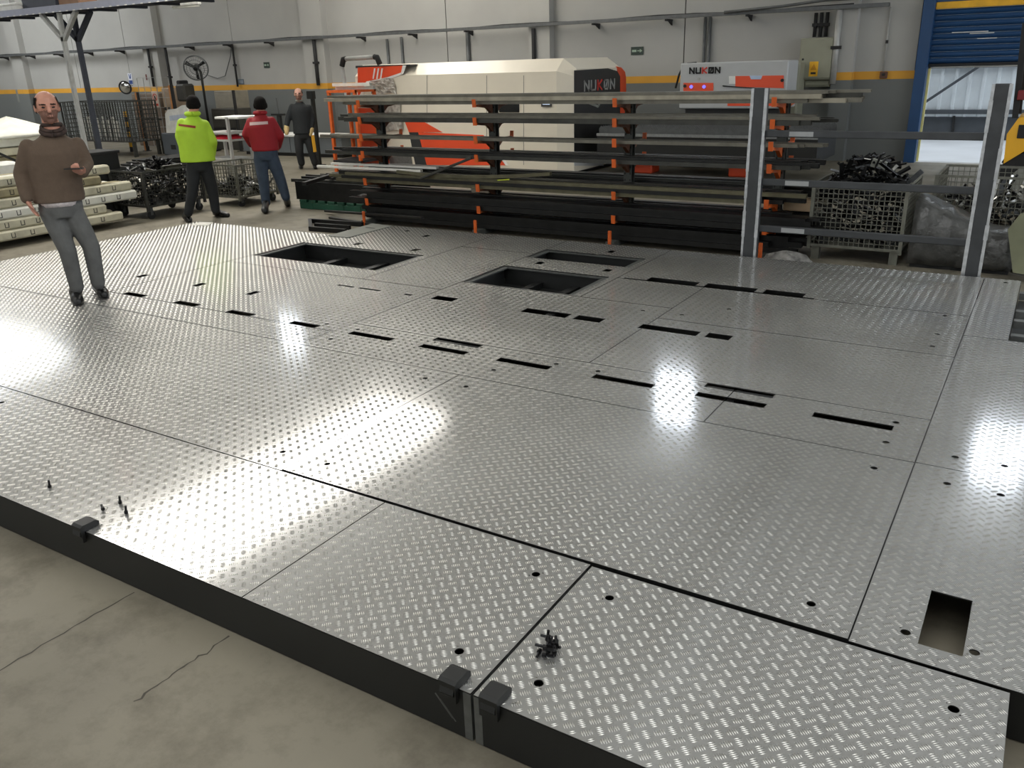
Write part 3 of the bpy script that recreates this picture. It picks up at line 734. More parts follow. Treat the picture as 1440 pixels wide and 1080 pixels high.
# outside the gate
out = struct(MB().box(-30,20,WY+.25,60,-.2,-.005).build('pavement', mat('outdoor_concrete',(196,198,200),.8,var=.08,scale=.8)),'bright outdoor pavement beyond the gate')
gb = on_z(1340,196,0); GY = gb[1]
fen = empty('perimeter_fence',(0,GY,0),'white corrugated sheet fence on a dark base wall outside the gate','fence')
m_fw = mat('white_sheet',(214,220,222),.5,var=.04); m_fd = mat('base_wall_dark',(72,76,80),.8,var=.1)
zb = on_y(1350,164,GY)[2]
MB().box(-10,8,GY,GY+.2,0,zb).build('base_wall', m_fd, fen)
for k in range(60):
    x = -10+k*.3
    MB().prism([(x,GY-.02,zb),(x+.20,GY-.02,zb),(x+.23,GY-.07,zb),(x+.28,GY-.07,zb),(x+.30,GY-.02,zb),(x+.30,GY+.02,zb),(x,GY+.02,zb)],(0,0,3.2)).build('sheet_rib', m_fw, fen)
zr = on_y(1350,157,GY)[2]; MB().box(-10,8,GY-.12,GY-.05,zr-.05,zr+.05).build('rail', m_fd, fen)
zr = on_y(1350,93,GY)[2]; MB().box(-10,8,GY-.12,GY-.05,zr-.04,zr+.04).build('rail', m_fd, fen)
MB().bar(on_y(1302,143,GY-.2),on_y(1385,88,GY-.2),.06,.06).build('brace', m_fd, fen); MB().bar(on_y(1342,163,GY-.03),on_y(1339,190,GY-.03),.05,.05).build('joint', m_dark, fen); settle(fen)
# ------------------------------------------------------------------ the big cutting machine and its control cabinet
m_glass = mat('tinted_window',(30,32,34),.15,0,var=.02)
m_scr = mat('panel_screen',(200,220,235),.3,emit=((215,232,255),1.2))
MYF = 14.6
def PY_(px, py, Y=MYF): return on_y(px, py, Y)
xl = PY_(503,150)[0]; xc = PY_(783,150)[0]; XE = xc+.30
z_top = 2.13; z_sh = PY_(640,104)[2]; z_bot = PY_(640,236)[2]
mach = empty('laser_cutting_machine',((xl+xc)/2,MYF,0),'big cream and orange laser cutting machine behind the rack','machine')
YB = on_x(872,125,XE)[1]
prof = [(MYF,z_bot),(MYF,z_sh),(MYF+.28,z_top),(YB,z_top),(YB,z_bot)]
rings = []
for x, s in ((xl,0),(xc,0)):
    rings.append([(x,y,z) for y, z in prof])
# the end is drawn in: front corner and roof slope towards the end face
ys = on_x(807,150,XE)[1]; zs = on_x(807,97,XE)[2]; ze = on_x(870,95,XE)[2]
rings.append([(XE,ys,z_bot),(XE,ys,zs-.12),(XE,ys+.12,zs),(XE,YB,ze),(XE,YB,z_bot)])
MB().loft(rings).build('housing', m_cream, mach)
MB().box(xl+.1,XE-.1,MYF+.12,YB-.1,0,z_bot+.02).build('plinth', m_blackp, mach)
MB().box(xl-.9,XE-.5,YB+.02,YB+.9,.1,1.7).build('rear_housing', m_grey, mach)
def panel(pts, Y, m, name, th=.012, label=None):
    P = [on_y(x, y, Y) for x, y in pts]
    return MB().prism(P,(0,th,0)).build(name, m, mach, label=label)
# orange front panels and white outline
panel([(503,95),(570,92),(566,103),(545,110),(517,116),(508,134),(506,150),(503,150)],MYF-.012,m_orange,'corner_panel')
panel([(566,92),(571,92),(567,104),(546,111.5),(518,117.5),(510,134),(508,150),(505,150),(506,133),(515,114.5),(545,108.5),(564,102)],MYF-.014,m_white,'outline_strip')
MB().prism([PY_(500,92.5),PY_(577,90.5),PY_(577,92.5),PY_(500,96)],(0,.35,0)).build('roof_cap', m_char, mach)
for k in range(3):
    x = 523+k*5.2; panel([(x+3,96),(x+4.8,96),(x+2.4,111),(x+.6,111)],MYF-.02,m_white,'stripe_mark')
panel([(503,152),(535,152),(548,232),(508,232)],MYF-.012,m_orange,'corner_panel')
panel([(568,168),(590,168),(622,186),(575,186)],MYF-.012,m_orange,'swoosh_panel')
panel([(572,170),(590,172),(612,232),(584,232)],MYF-.010,m_char,'swoosh_panel')
panel([(588,186),(680,190),(711,232.5),(600,232)],MYF-.013,m_orange,'swoosh_panel')
panel([(680,190),(683,190),(715,232.5),(711,232.5)],MYF-.014,m_white,'outline_strip')
panel([(546,220),(578,220),(580,232),(549,232)],MYF-.016,m_steel,'maker_plate')
panel([(700,146),(730,146),(730,158),(702,158)],MYF-.010,m_glass,'window')
panel([(761,138),(775,138),(775,150),(761,150)],MYF-.03,m_char,'operator_panel',.025)
panel([(763,141),(773,141),(773,147),(763,147)],MYF-.033,m_scr,'screen',.004)
for x in (600,684,736):
    panel([(x,106),(x+.7,106),(x+.7,232),(x,232)],MYF-.004,m_mid,'panel_seam',.004)
# end face: charcoal panel with lettering, orange trim, vent
def XP(px, py, X=None): return on_x(px, py, XE+.012 if X is None else X)
MB().prism([XP(808,99),XP(855,96),XP(868,100),XP(872,107),XP(872,165),XP(808,165)],(-.012,0,0)).build('end_panel', m_char, mach)
MB().prism([XP(868,93.5),XP(874,95),XP(879,101),XP(880.5,110),XP(880.5,165),XP(872.5,165),XP(872.5,108),XP(868.5,100)],(-.05,0,0)).build('end_trim', m_orange, mach)
MB().prism([XP(808,213),XP(849,213),XP(849,233),XP(808,233)],(-.02,0,0)).build('vent_panel', m_grey, mach)
mb = MB()
for r_ in range(4):
    for c in range(10):
        a = XP(815.5+c*2.9+(r_ % 2)*1.4,215.5+r_*3.6,XE+.014); mb.box(XE+.010,XE+.015,a[1]-.035,a[1]+.035,a[2]-.022,a[2]+.022)
mb.build('vent_holes', m_dark, mach)
MB().prism([XP(808,165),XP(872,165),XP(872,213),XP(808,213)],(-.02,0,0)).build('end_opening', m_blackp, mach)
# lettering drawn with strokes
GLY = {'N':[[(0,0),(0,1),(.75,0),(.75,1)]],'U':[[(0,1),(0,.12),(.12,0),(.75,0),(.75,1)]],'K':[[(0,0),(0,1)],[(.7,1),(.12,.5),(.7,0)]],'O':[[(.2,1),(.75,1),(.75,.12),(.63,0),(0,0),(0,1),(.2,1)],[(.5,.75),(.32,.3)]]}
def lettering(o, ex, ez, nrm, word, cw, w, m1, m2, parent):
    o, ex, ez, nrm = (np.array(v, float) for v in (o, ex, ez, nrm))
    for i, ch in enumerate(word):
        mb = MB()
        for st in GLY[ch]:
            for p, q in zip(st[:-1], st[1:]):
                a = o+ex*(i*cw+p[0]*.86)+ez*p[1]; b = o+ex*(i*cw+q[0]*.86)+ez*q[1]
                d = b-a; L = np.linalg.norm(d); d = d/L; s = np.cross(nrm, d)
                mb.obox((a+b)/2, d, s, nrm, L/2+w/2, w/2, .006)
        mb.build('letter', m2 if ch == 'K' else m1, parent)
a = XP(822,127.5); b = XP(864,126); c = XP(822,114.5)
m_redl = mat('logo_red',(205,60,50),.5)
lettering(XP(822,127.5,XE+.02),(0,(b[1]-a[1])/4.66,0),(0,0,c[2]-a[2]),(1,0,0),'NUKON',1.0,.034,m_condl,m_redl,mach)
mb = MB()
for p, q in (((829,145),(841,150)),((841,150),(844,144))):
    u = XP(*p,XE+.02); v = XP(*q,XE+.02); mb.bar(u,v,.012,.045,up=(0,0,1))
mb.build('arrow_mark', m_mid, mach)
settle(mach)
# print-covered paper on the machine front
p = PY_(548,124,MYF-.06)
t = empty('hanging_sheet',(p[0],MYF-.05,p[2]-.3),'crumpled transparent sheet taped on the machine corner','sheet')
rings = []
for k in range(7):
    f = k/6; y = 113+f*19; rings.append([on_y(520+f*2+u*(33+2*f),y+1.4*math.sin(u*7+k)-3*u*(1-f),MYF-.04-.02*math.sin(u*9+k*1.7)) for u in np.linspace(0,1,9)])
V = [q for r in rings for q in r]
MB().add(V,[(i*9+j,i*9+j+1,(i+1)*9+j+1,(i+1)*9+j) for i in range(6) for j in range(8)]).build('film', mat('crumpled_film',(170,165,155),.3,0,var=.4,scale=14), t)
settle(t)
p = PY_(545,178,MYF-.06)
t = empty('hanging_sheet',(p[0],MYF-.05,p[2]-.2),'lower crumpled sheet between the rack levels on the machine','sheet')
rings = []
for k in range(7):
    f = k/6; y = 140+f*44; rings.append([on_y(534+f*2+u*(28+2*f),y+1.4*math.sin(u*7+k),MYF-.04-.02*math.sin(u*8+k*1.4)) for u in np.linspace(0,1,9)])
V = [q for r in rings for q in r]
MB().add(V,[(i*9+j,i*9+j+1,(i+1)*9+j+1,(i+1)*9+j) for i in range(6) for j in range(8)]).build('film', MATS['crumpled_film'], t)
settle(t)
# grey handrail left of the machine
hr = [on_y(490,150,MYF-.12),on_y(481,93,MYF-.12),on_y(483,83,MYF-.12),on_y(530,80,MYF-.12),on_y(534,90,MYF-.12)]
t = empty('handrail',(hr[0][0],MYF-.12,0),'pale bent handrail with dark corners left of the machine','handrail')
MB().tube([(hr[0][0]+.1,MYF-.12,0),hr[0],hr[1]],.045,8).build('upright', m_condl, t, smooth=True)
MB().tube([hr[2]+(.06,0,0),hr[3]-(.06,0,0)],.045,8).build('top_tube', m_condl, t, smooth=True)
for q0, q1, q2 in ((hr[1],hr[2],hr[2]+(.07,0,0)),(hr[3]-(.07,0,0),hr[3],hr[4])): MB().tube([q0,q1,q2],.058,8).build('elbow', m_dark, t, smooth=True)
settle(t)
# shuttle table between the machine and the control cabinet
TY = 15.0
x0 = XE+.35; x1 = on_y(1150,200,TY)[0]
tab = empty('shuttle_table',((x0+x1)/2,TY,0),'black shuttle table with serrated slats right of the machine','machine table')
zt = on_y(960,189,TY)[2]
MB().box(x0,x1,TY,TY+1.4,.35,zt-.02).build('table_body', m_blackp, tab)
MB().box(x0,x1,TY-.03,TY,zt-.05,zt).build('edge_rail', m_steel, tab)
for k in range(14):
    y = TY+.08+k*.1; pts = [(x0,y,zt-.03)]; n = 90
    for i in range(n+1): pts.append((x0+(x1-x0)*i/n,y,zt+(.13 if i % 2 else .08)))
    pts.append((x1,y,zt-.03))
    MB().prism(pts,(0,.006,0)).build('slat', m_cond, tab)
for a, b in ((884,918),(1026,1056)):
    p = on_z((a+b)/2,243,0.0); q = on_y(a,226,15.55); w = on_y(b,226,15.55)
    MB().cbox(q[0],w[0],15.5,15.9,.0,q[2],.02).build('foot_box', m_orange, tab)
for a, b in ((912,950),(1032,1060)):
    q = on_y(a,200,TY); w = on_y(b,200,TY); MB().box(q[0],w[0],TY-.035,TY-.02,q[2]-.02,q[2]+.02).build('marker_strip', mat('pink_strip',(225,160,140),.5), tab)
settle(tab)
# control cabinet
CY = 16.6
a = on_y(957,89,CY); b = on_y(1104,153,CY)
cc = empty('control_cabinet',((a[0]+b[0])/2,CY,0),'white control cabinet with orange drawer panels and logo','cabinet')
ztop = a[2]; zbot = b[2]
MB().cbox(a[0],b[0],CY,CY+.7,zbot,ztop,.02).build('cabinet_body', m_grey, cc)
MB().box(a[0]+.1,b[0]-.1,CY+.1,CY+.6,0,zbot).build('plinth', m_blackp, cc)
def cpan(pts, m, name, off=.012): return MB().prism([on_y(x,y,CY-off) for x, y in pts],(0,off,0)).build(name, m, cc)
cpan([(961,116.5),(1003,116.5),(1003,144.5),(961,144.5)],m_orange,'orange_panel'); cpan([(1034,107),(1102,106),(1102,124),(1034,122)],m_orange,'orange_panel')
cpan([(1023,130),(1100,130),(1100,149),(1023,149)],m_orange,'orange_panel'); cpan([(1025,107),(1034,107),(1034,118),(1025,118)],m_white,'label_plate',.014)
cpan([(1054,106.5),(1072,106.5),(1070,111.5),(1056,111.5)],mat('sticker_pale_blue',(170,190,215),.5),'sticker',.016)
cpan([(1016,120),(1066,124),(1066,125),(1016,121.5)],m_dark,'handle_bar',.03)
for x, y, mm in ((972,122,mat('blue_led',(120,120,255),.4,emit=((90,90,255),2.0))),(990,122,MATS['blue_led']),(963,121,m_dark),(1100,113,m_dark)):
    p = on_y(x,y,CY-.02); MB().cyl((p[0],CY-.03,p[2]),(p[0],CY-.01,p[2]),.03,n=10).build('indicator', mm, cc)
p = on_y(982.5,111,CY-.01); MB().cyl((p[0],CY-.012,p[2]),(p[0],CY,p[2]),.03,n=12).build('badge', m_condl, cc)
u0 = on_y(970,103,CY-.01); u1 = on_y(1012,102,CY-.01); u2 = on_y(970,96,CY-.01)
lettering((u0[0],CY-.008,u0[2]),((u1[0]-u0[0])/4.66,0,.0),(0,0,u2[2]-u0[2]),(0,-1,0),'NUKON',1.0,.026,m_dark,m_redl,cc)
MB().tube([on_y(950,124,CY+.1),on_y(955,105,CY+.1),on_y(961,93,CY+.1),on_y(967,89.5,CY+.1),(a[0]+.25,CY+.2,ztop)],.02,6).build('hose', m_dark, cc, smooth=True)
settle(cc)
# ------------------------------------------------------------------ cantilever rack and its stock
m_rcol = mat('rack_column_grey',(78,80,76),.55,.4,var=.2,scale=10)
m_rarm = mat('rack_arm_orange',(206,92,30),.5,var=.2,scale=9)
m_rrust = mat('rack_arm_dark',(104,62,36),.6,var=.3,scale=12)
m_pa = mat('profile_galvanised',(104,101,91),.45,.5,var=.2,scale=8)
m_pb = mat('profile_pale',(150,144,128),.5,.3,var=.2,scale=8)
m_pc = mat('profile_dark_grey',(62,62,58),.45,.6,var=.25,scale=8)
m_pd = mat('profile_black',(30,30,29),.45,.5,var=.3,scale=8)
m_pe = mat('profile_olive',(92,88,68),.5,.4,var=.25,scale=8)
m_pw = mat('profile_white',(222,220,212),.45,.1,var=.08,scale=8)
RX = [-8.02,-6.14,-4.24,-2.47]; RYC = 9.44
LV = [1.60,1.385,1.165,.94,.575,.30]
rack = empty('cantilever_rack',(-5.2,RYC,0),'double-sided cantilever rack with grey columns and orange arms','rack')
for ci, x in enumerate(RX):
    c = MB().box(x-.05,x+.05,RYC-.045,RYC-.035,.0,1.70).box(x-.05,x+.05,RYC+.035,RYC+.045,.0,1.70).box(x-.012,x+.012,RYC-.035,RYC+.035,.0,1.70).build('column', m_rcol, rack)
    mb = MB()
    for z in np.arange(.2,1.65,.075):
        for s in (-.032,.032): mb.box(x+s-.008,x+s+.008,RYC-.0465,RYC-.0445,z-.012,z+.012)
    mb.build('bolt_holes', m_dark, c)
    MB().box(x-.05,x+.05,RYC-.52,RYC+.52,0,.07).build('base_arm', m_rcol, rack)
    for sg in (-1,1):
        MB().cbox(x-.02,x+.02,RYC+sg*.52-.012,RYC+sg*.52+.012,.0,.20,.004).build('end_stop', m_rarm, rack)
        for z in LV:
            tip = RYC+sg*.42; rt = RYC+sg*.045
            a = MB().prism([(x-.022,rt,z),(x-.022,tip,z),(x-.022,tip,z-.022),(x-.022,rt+sg*.12,z-.05),(x-.022,rt,z-.13)],(.044,0,0)).build('arm', m_rarm if ci == 3 else m_rrust, rack)
            MB().prism([(x-.024,tip-sg*.006,z-.03),(x-.024,tip+sg*.014,z-.03),(x-.024,tip+sg*.022,z+.065),(x-.024,tip+sg*.008,z+.065)],(.048,0,0)).build('end_stop', m_rarm, a)
settle(rack)
def hollow(mb, x0, x1, y, z, w, h, t=.004, dy=0.0, dz=0.0, bow=0.0):
    O = [(-w/2,0),(w/2,0),(w/2,h),(-w/2,h)]; I = [(-w/2+t,t),(w/2-t,t),(w/2-t,h-t),(-w/2+t,h-t)]
    n = 1 if not bow else 8; V = []; F = []
    for k in range(n+1):
        f = k/n; x = x0+(x1-x0)*f; oy = y+dy*f; oz = z+dz*f+bow*4*f*(1-f)
        V += [(x,oy+a,oz+b) for a, b in O]
    for k in range(n):
        o = 4*k; F += [(o+i,o+(i+1) % 4,o+4+(i+1) % 4,o+4+i) for i in range(4)]
    for e, xx, s in ((0,x0,1),(n,x1,-1)):
        b = len(V); f = e/n; oy = y+dy*f; oz = z+dz*f
        V += [(xx,oy+a,oz+c) for a, c in I]; V += [(xx+s*.05,oy+a,oz+c) for a, c in I]
        F += [(4*e+i,4*e+(i+1) % 4,b+(i+1) % 4,b+i) for i in range(4)]; F += [(b+i,b+(i+1) % 4,b+4+(i+1) % 4,b+4+i) for i in range(4)]; F.append((b+4,b+5,b+6,b+7))
    return mb.add(V, F)
rr = random.Random(11)
ORD = ['first','second','third','fourth','fifth','sixth','seventh','eighth','ninth','tenth']
ROWS = {1:['single row'],2:['bottom row','top row'],3:['bottom row','middle row','top row']}
def stock(level, z, layers, x0, x1, mats, word, side, ws=(.04,.06), hs=(.035,.05)):
    grp = 'profiles on the %s arms, %s side of the rack' % (level, side)
    y_in, y_out = (RYC-.07, RYC-.405) if side == 'near' else (RYC+.405, RYC+.07)
    zz = z+.001
    for ly in range(layers):
        h = rr.uniform(*hs); y = y_in-.005; k = 0
        while True:
            w = rr.uniform(*ws)
            if y-w < y_out: break
            m = rr.choice(mats)
            a = x0+rr.uniform(-.30,.22); b = x1+rr.uniform(-.35,.25)
            o = hollow(MB(),a,b,y-w/2,zz,w,h*(1 if ly < layers-1 else rr.uniform(.55,1.1))).build('steel_profile', m)
            tag(o,'%s steel profile on the %s %s arms, %s, %s from the columns' % (word[m.name],side,level,ROWS[layers][ly],ORD[k]),'steel profile',grp)
            y -= w+rr.uniform(.002,.012); k += 1
            if ly and rr.random() < .25: y -= .05
        zz += h+.001
W = {'profile_galvanised':'grey','profile_pale':'pale','profile_dark_grey':'dark grey','profile_black':'black','profile_olive':'olive','profile_white':'white'}
stock('topmost',LV[0],3,-8.45,-1.85,[m_pa,m_pa,m_pc,m_pb],W,'near')
stock('second highest',LV[1],2,-8.35,-2.05,[m_pc,m_pc,m_pa],W,'near')
stock('third highest',LV[2],1,-8.6,-2.2,[m_pa,m_pb,m_pc],W,'near')
stock('fourth highest',LV[3],2,-8.6,-2.1,[m_pd,m_pd,m_pc],W,'near')
stock('fifth highest',LV[4],3,-8.55,-2.3,[m_pd,m_pd,m_pe],W,'near',(.05,.075),(.04,.06))
stock('lowest',LV[5],3,-8.2,-2.0,[m_pd],W,'near',(.06,.08),(.05,.065))
stock('base',.07,3,-8.0,-2.2,[m_pd],W,'near',(.06,.085),(.05,.06))
stock('topmost',LV[0],1,-8.3,-2.0,[m_pa,m_pc],W,'far')
stock('second highest',LV[1],1,-8.3,-2.2,[m_pc],W,'far')
stock('fourth highest',LV[3],1,-8.4,-2.1,[m_pd],W,'far')
stock('fifth highest',LV[4],3,-8.3,-2.2,[m_pd,m_pd,m_pc],W,'far',(.06,.08),(.05,.06))
stock('base',.07,3,-8.0,-2.3,[m_pd],W,'far',(.07,.09),(.05,.06))
stock('lowest',LV[5],2,-8.2,-2.2,[m_pd],W,'far',(.06,.085),(.05,.07))
def single(p0, p1, w, h, m, label, cat='steel profile', name='steel_profile'):
    return tag(MB().bar(p0,p1,w,h,ch=.003).build(name,m),label,cat)
single(on_y(592,251,9.0),on_y(663,222,9.0),.045,.03,m_pc,'thin dark bar leaning slantwise across the lower rack levels')
for k, (a, b) in enumerate((((447,239),(512,243)),((465,234),(532,238.5)))):
    p = on_y(*a,9.08+k*.1); q = on_y(*b,9.08+k*.1); z = LV[4]+.175+.03*k
    tag(hollow(MB(),p[0],q[0]+1.0,9.09+k*.12,z,.05,.028).build('steel_profile',m_pw),('longer ' if k == 0 else 'shorter ')+'white flat profile sticking out left on the fifth rack level','steel profile')
tag(hollow(MB(),on_y(560,262,9.05)[0],on_y(774,249,9.05)[0],9.06,LV[4]+.15,.05,.04,dz=.06,bow=-.05).build('steel_profile',m_pe),'long bowed olive profile with a raised right-hand tip','steel profile')
single(on_y(700,253.5,9.0),on_y(716,252.5,9.0),.03,.012,mat('lime_tape',(200,215,60),.5),'strip of lime yellow tape on the bowed olive profile','tape','tape_strip')
pb_ = on_y(696,271,RYC+.62); pc_ = on_y(712,264,RYC+.62)
tag(MB().cbox(pb_[0]-.05,pc_[0]+.05,RYC+.1,RYC+.38,LV[5]+.145,LV[5]+.25,.01).build('cardboard_box',mat('cardboard_pale',(226,214,192),.8)),'pale cardboard box seen between the columns low in the rack','box')
pb_ = on_y(1104,284,RYC+.2); pc_ = on_y(1146,300,RYC+.2)
tag(MB().cbox(pb_[0],pc_[0],RYC+.12,RYC+.38,LV[5]+.145,LV[5]+.265,.01).build('cardboard_box',mat('cardboard_tan',(214,186,150),.8)),'tan cardboard box at the right-hand end of the rack','box')
# loose bars on the floor left of the rack
single((on_z(458,298,.03)[0],on_z(458,298,.03)[1],.045),(-6.75,8.62,.24),.05,.03,m_pd,'black flat bar propped from the floor onto the platform rim','flat bar','flat_bar')
single((on_z(464,306,.02)[0],on_z(464,306,.02)[1],.02),(-7.45,8.80,.03),.05,.03,m_pd,'black flat bar lying on the floor below the propped one','flat bar','flat_bar')
t = empty('welded_bracket',(-8.4,8.5,0),'flat black welded bracket of flat bars lying on the floor behind the platform','bracket')
for p0, p1 in (((-8.48,8.32),(-7.86,8.36)),((-8.48,8.34),(-8.95,8.80)),((-8.93,8.80),(-8.0,8.86)),((-8.6,8.55),(-8.0,8.6))): MB().bar((p0[0],p0[1],.03),(p1[0],p1[1],.03),.05,.06).build('flat_bar', m_pd, t)
settle(t)
gp = MB().prism([(-7.19,7.34,DECK+.002),(-6.885,7.35,DECK+.002),(-6.885,8.155,DECK+.002),(-7.235,8.20,DECK+.002)],(0,0,.008))
gpo = empty('sheet_offcut',(-7,7.7,DECK),'plain grey steel offcut lying on the far corner of the platform','sheet metal')
gp.build('sheet', m_mid, gpo); MB().box(-7.12,-6.97,7.92,7.95,DECK+.0102,DECK+.0106).build('slot', m_dark, gpo); settle(gpo)
# green pallet with black frames, left of the rack
m_green = mat('pallet_green',(22,74,54),.6,var=.12)
m_rag = mat('paper_white',(215,213,205),.8)
t = empty('green_pallet',(-9.5,10.2,0),'dark green plastic pallet on the floor left of the rack','pallet')
for y in (9.78,10.2,10.62): MB().cbox(-10.08,-8.7,y-.05,y+.05,0,.10,.01).build('runner', m_green, t)
for k in range(7): MB().cbox(-10.08+k*.2,-9.93+k*.2,9.73,10.67,.10,.14,.006).build('deck_slat', m_green, t)
for x in (-9.85,-9.2,-8.85): MB().cbox(x-.06,x+.06,9.725,9.735,.0,.1,.002).build('block', m_green, t)
settle(t)
t = empty('black_tray',(-9.4,10.2,.14),'long black steel tray full of bars on the green pallet','tray')
MB().box(-10.15,-8.12,9.75,9.77,.14,.42).box(-10.15,-8.12,10.6,10.62,.14,.42).box(-10.15,-10.13,9.77,10.6,.14,.42).box(-10.15,-8.12,9.77,10.6,.14,.16).build('tray_wall', m_pd, t)
settle(t)
for k in range(7):
    y = 9.84+k*.11; single((-10.3+.12*(k % 3),y,.42+.03*(k % 2)),(-8.3,y+.04,.44),.05,.05,m_pd if k % 3 else m_pc,'%s dark bar from the viewer lying in the tray on the green pallet' % ORD[k],'flat bar','flat_bar')['group'] = 'bars in the black tray'
q0 = on_z(421,262,.46); single((q0[0]+.1,q0[1],.50),(-10.0,12.2,.52) if False else (on_z(474,246,.5)[0],on_z(474,246,.5)[1],.52),.07,.05,m_pd,'long black bar jutting out slantwise over the black tray','flat bar','flat_bar')
# ------------------------------------------------------------------ guard rail, wire crates and fork truck on the right
m_gp = mat('guard_dark',(62,64,66),.5,.4,var=.15,scale=8)
m_ge = mat('guard_bare_edge',(176,178,180),.4,.8,var=.2,scale=18)
m_stk = mat('grey_sticker',(150,152,152),.6)
g = empty('guard_rail',(-1.42,8.33,0),'dark steel guard frame of two posts and three rails behind the platform','guard rail')
for x, zt in ((-2.415,1.775),(-.43,1.785)):
    c = MB().cbox(x-.062,x+.062,8.29,8.41,0,zt,.006).build('post', m_gp, g)
    for s in (-1,1):
        e = MB()
        for k in range(14):
            z0 = zt*k/14; w = .010+.006*rr.random(); e.box(x+s*.064-w,x+s*.064+w,8.284,8.30,z0,z0+zt/14)
        e.build('bare_edge', m_ge, c)
for z in (1.365,.915,.465):
    o = MB().cbox(-2.35,-.49,8.33,8.37,z-.032,z+.032,.006).build('rail', m_gp, g)
    MB().box(-2.12,-1.90,8.3275,8.331,z-.022,z+.022).build('sticker', m_stk, o)
settle(g)
m_wire = mat('crate_wire',(118,118,108),.5,.6,var=.2,scale=15)
m_wired = mat('crate_wire_dark',(70,70,66),.5,.5,var=.2,scale=15)
def wires(mb, axis, a0, a1, c, z0, z1, sp, r):
    n = int(round((a1-a0)/sp)); m = int(round((z1-z0)/sp))
    def b(p0, p1):
        if axis == 'x': mb.box(min(p0[0],p1[0])-r,max(p0[0],p1[0])+r,c-r,c+r,min(p0[1],p1[1])-r,max(p0[1],p1[1])+r)
        else: mb.box(c-r,c+r,min(p0[0],p1[0])-r,max(p0[0],p1[0])+r,min(p0[1],p1[1])-r,max(p0[1],p1[1])+r)
    for i in range(n+1): a = a0+(a1-a0)*i/n; b((a,z0),(a,z1))
    for j in range(m+1): z = z0+(z1-z0)*j/m; b((a0,z),(a1,z))
def mesh_crate(name, x0, x1, y0, y1, z0, z1, label, m, sp=.05, r=.0035, feet=.12, wheels=False, group=None):
    t = empty(name,((x0+x1)/2,(y0+y1)/2,0),label,'crate',group)
    for ax, c in (('x',y0),('x',y1),('y',x0),('y',x1)):
        mb = MB(); a = (x0,x1) if ax == 'x' else (y0,y1); wires(mb,ax,a[0],a[1],c,z0,z1,sp,r)
        mb.build('wire_panel', m, t)
    for z in (z0,z1):
        f = MB()
        for (p, q) in (((x0,y0),(x1,y0)),((x1,y0),(x1,y1)),((x1,y1),(x0,y1)),((x0,y1),(x0,y0))): f.bar((p[0],p[1],z),(q[0],q[1],z),.02,.025)
        f.build('rim', m, t)
    for x in (x0,x1):
        for y in (y0,y1): MB().box(x-.018,x+.018,y-.018,y+.018,feet,z1+.01).build('corner_post', m, t)
    MB().box(x0,x1,y0,y1,z0-.02,z0).build('crate_floor', m, t)
    for x in (x0+.06,x1-.06):
        for y in (y0+.08,y1-.08):
            if wheels: MB().cyl((x-.02,y,.06),(x+.02,y,.06),.06,n=14).build('wheel', m_dark, t, smooth=False); MB().box(x-.03,x+.03,y-.02,y+.02,.06,z0-.02).build('fork', m_cond, t)
            else: MB().box(x-.04,x+.04,y-.04,y+.04,0,z0-.02).build('foot', m, t)
    settle(t); return t
m_scr1 = mat('scrap_black',(24,24,24),.4,.6,var=.4,scale=20); m_scr2 = mat('scrap_bright',(170,170,165),.3,1.0,var=.2,scale=20); m_scr3 = mat('scrap_grey',(76,78,80),.4,.7,var=.3,scale=20)
def scrap(name, x0, x1, y0, y1, z0, ztop, n, label, seed, bright=.15, L=(.06,.28)):
    r = random.Random(seed); A = MB(); mi = []
    for k in range(n):
        x = r.uniform(x0,x1); y = r.uniform(y0,y1); fx = 1-abs((x-(x0+x1)/2)/((x1-x0)/2)); fy = 1-abs((y-(y0+y1)/2)/((y1-y0)/2))
        top = z0+(ztop-z0)*(.62+.38*min(1,1.6*min(fx,fy))); z = r.uniform(z0,top) if r.random() < .55 else top-r.uniform(0,.06)
        d = np.array((r.uniform(-1,1),r.uniform(-1,1),r.uniform(-.5,.6))); d /= np.linalg.norm(d); l = r.uniform(*L)
        p = np.array((x,y,z)); q0 = p-d*l/2; q1 = p+d*l/2
        lim = lambda q: np.array((min(max(q[0],x0),x1),min(max(q[1],y0),y1),max(q[2],z0)))
        q0, q1 = lim(q0), lim(q1)
        if np.linalg.norm(q1-q0) < .03: continue
        nf = len(A.f); A.bar(q0,q1,r.uniform(.015,.05),r.uniform(.004,.03),up=(r.uniform(-1,1),r.uniform(-1,1),1))
        u = r.random(); mi += [1 if u < bright else (2 if u < bright+.15 else 0)]*(len(A.f)-nf)
    o = A.build(name, m_scr1); o.data.materials.append(m_scr2); o.data.materials.append(m_scr3)
    for p, i in zip(o.data.polygons, mi): p.material_index = i
    return tag(o,label,'scrap',None,'stuff')
mesh_crate('wire_crate',-2.05,-1.15,9.25,10.15,.16,.80,'square wire mesh crate heaped with black scrap behind the guard rail',m_wire)
scrap('scrap_heap',-2.02,-1.18,9.28,10.12,.16,1.02,420,'heap of black steel offcuts filling the wire crate behind the guard rail',2,.03)
r2 = random.Random(9)
for k, (a, b, w, m, lb) in enumerate((((1217,232),(1209,262),.05,m_scr1,'thick black tube offcut standing up out of the scrap heap'),((1262,232),(1248,246),.035,m_scr2,'shiny offcut on the right of the black scrap heap'),
        ((1180,262),(1215,247),.04,m_scr3,'grey bent strip on the left of the black scrap heap'),((1297,240),(1276,258),.05,m_scr3,'grey flat offcut sticking out right over the crate rim'),((1226,228),(1246,234),.09,m_mid,'pale grey plate offcut on top of the scrap heap'))):
    p = on_y(*a,9.55); q = on_y(*b,9.55); tag(MB().bar(p,q,w,.03 if k else .05,up=(0,1,.2),ch=.004).build('metal_offcut',m),lb,'offcut')
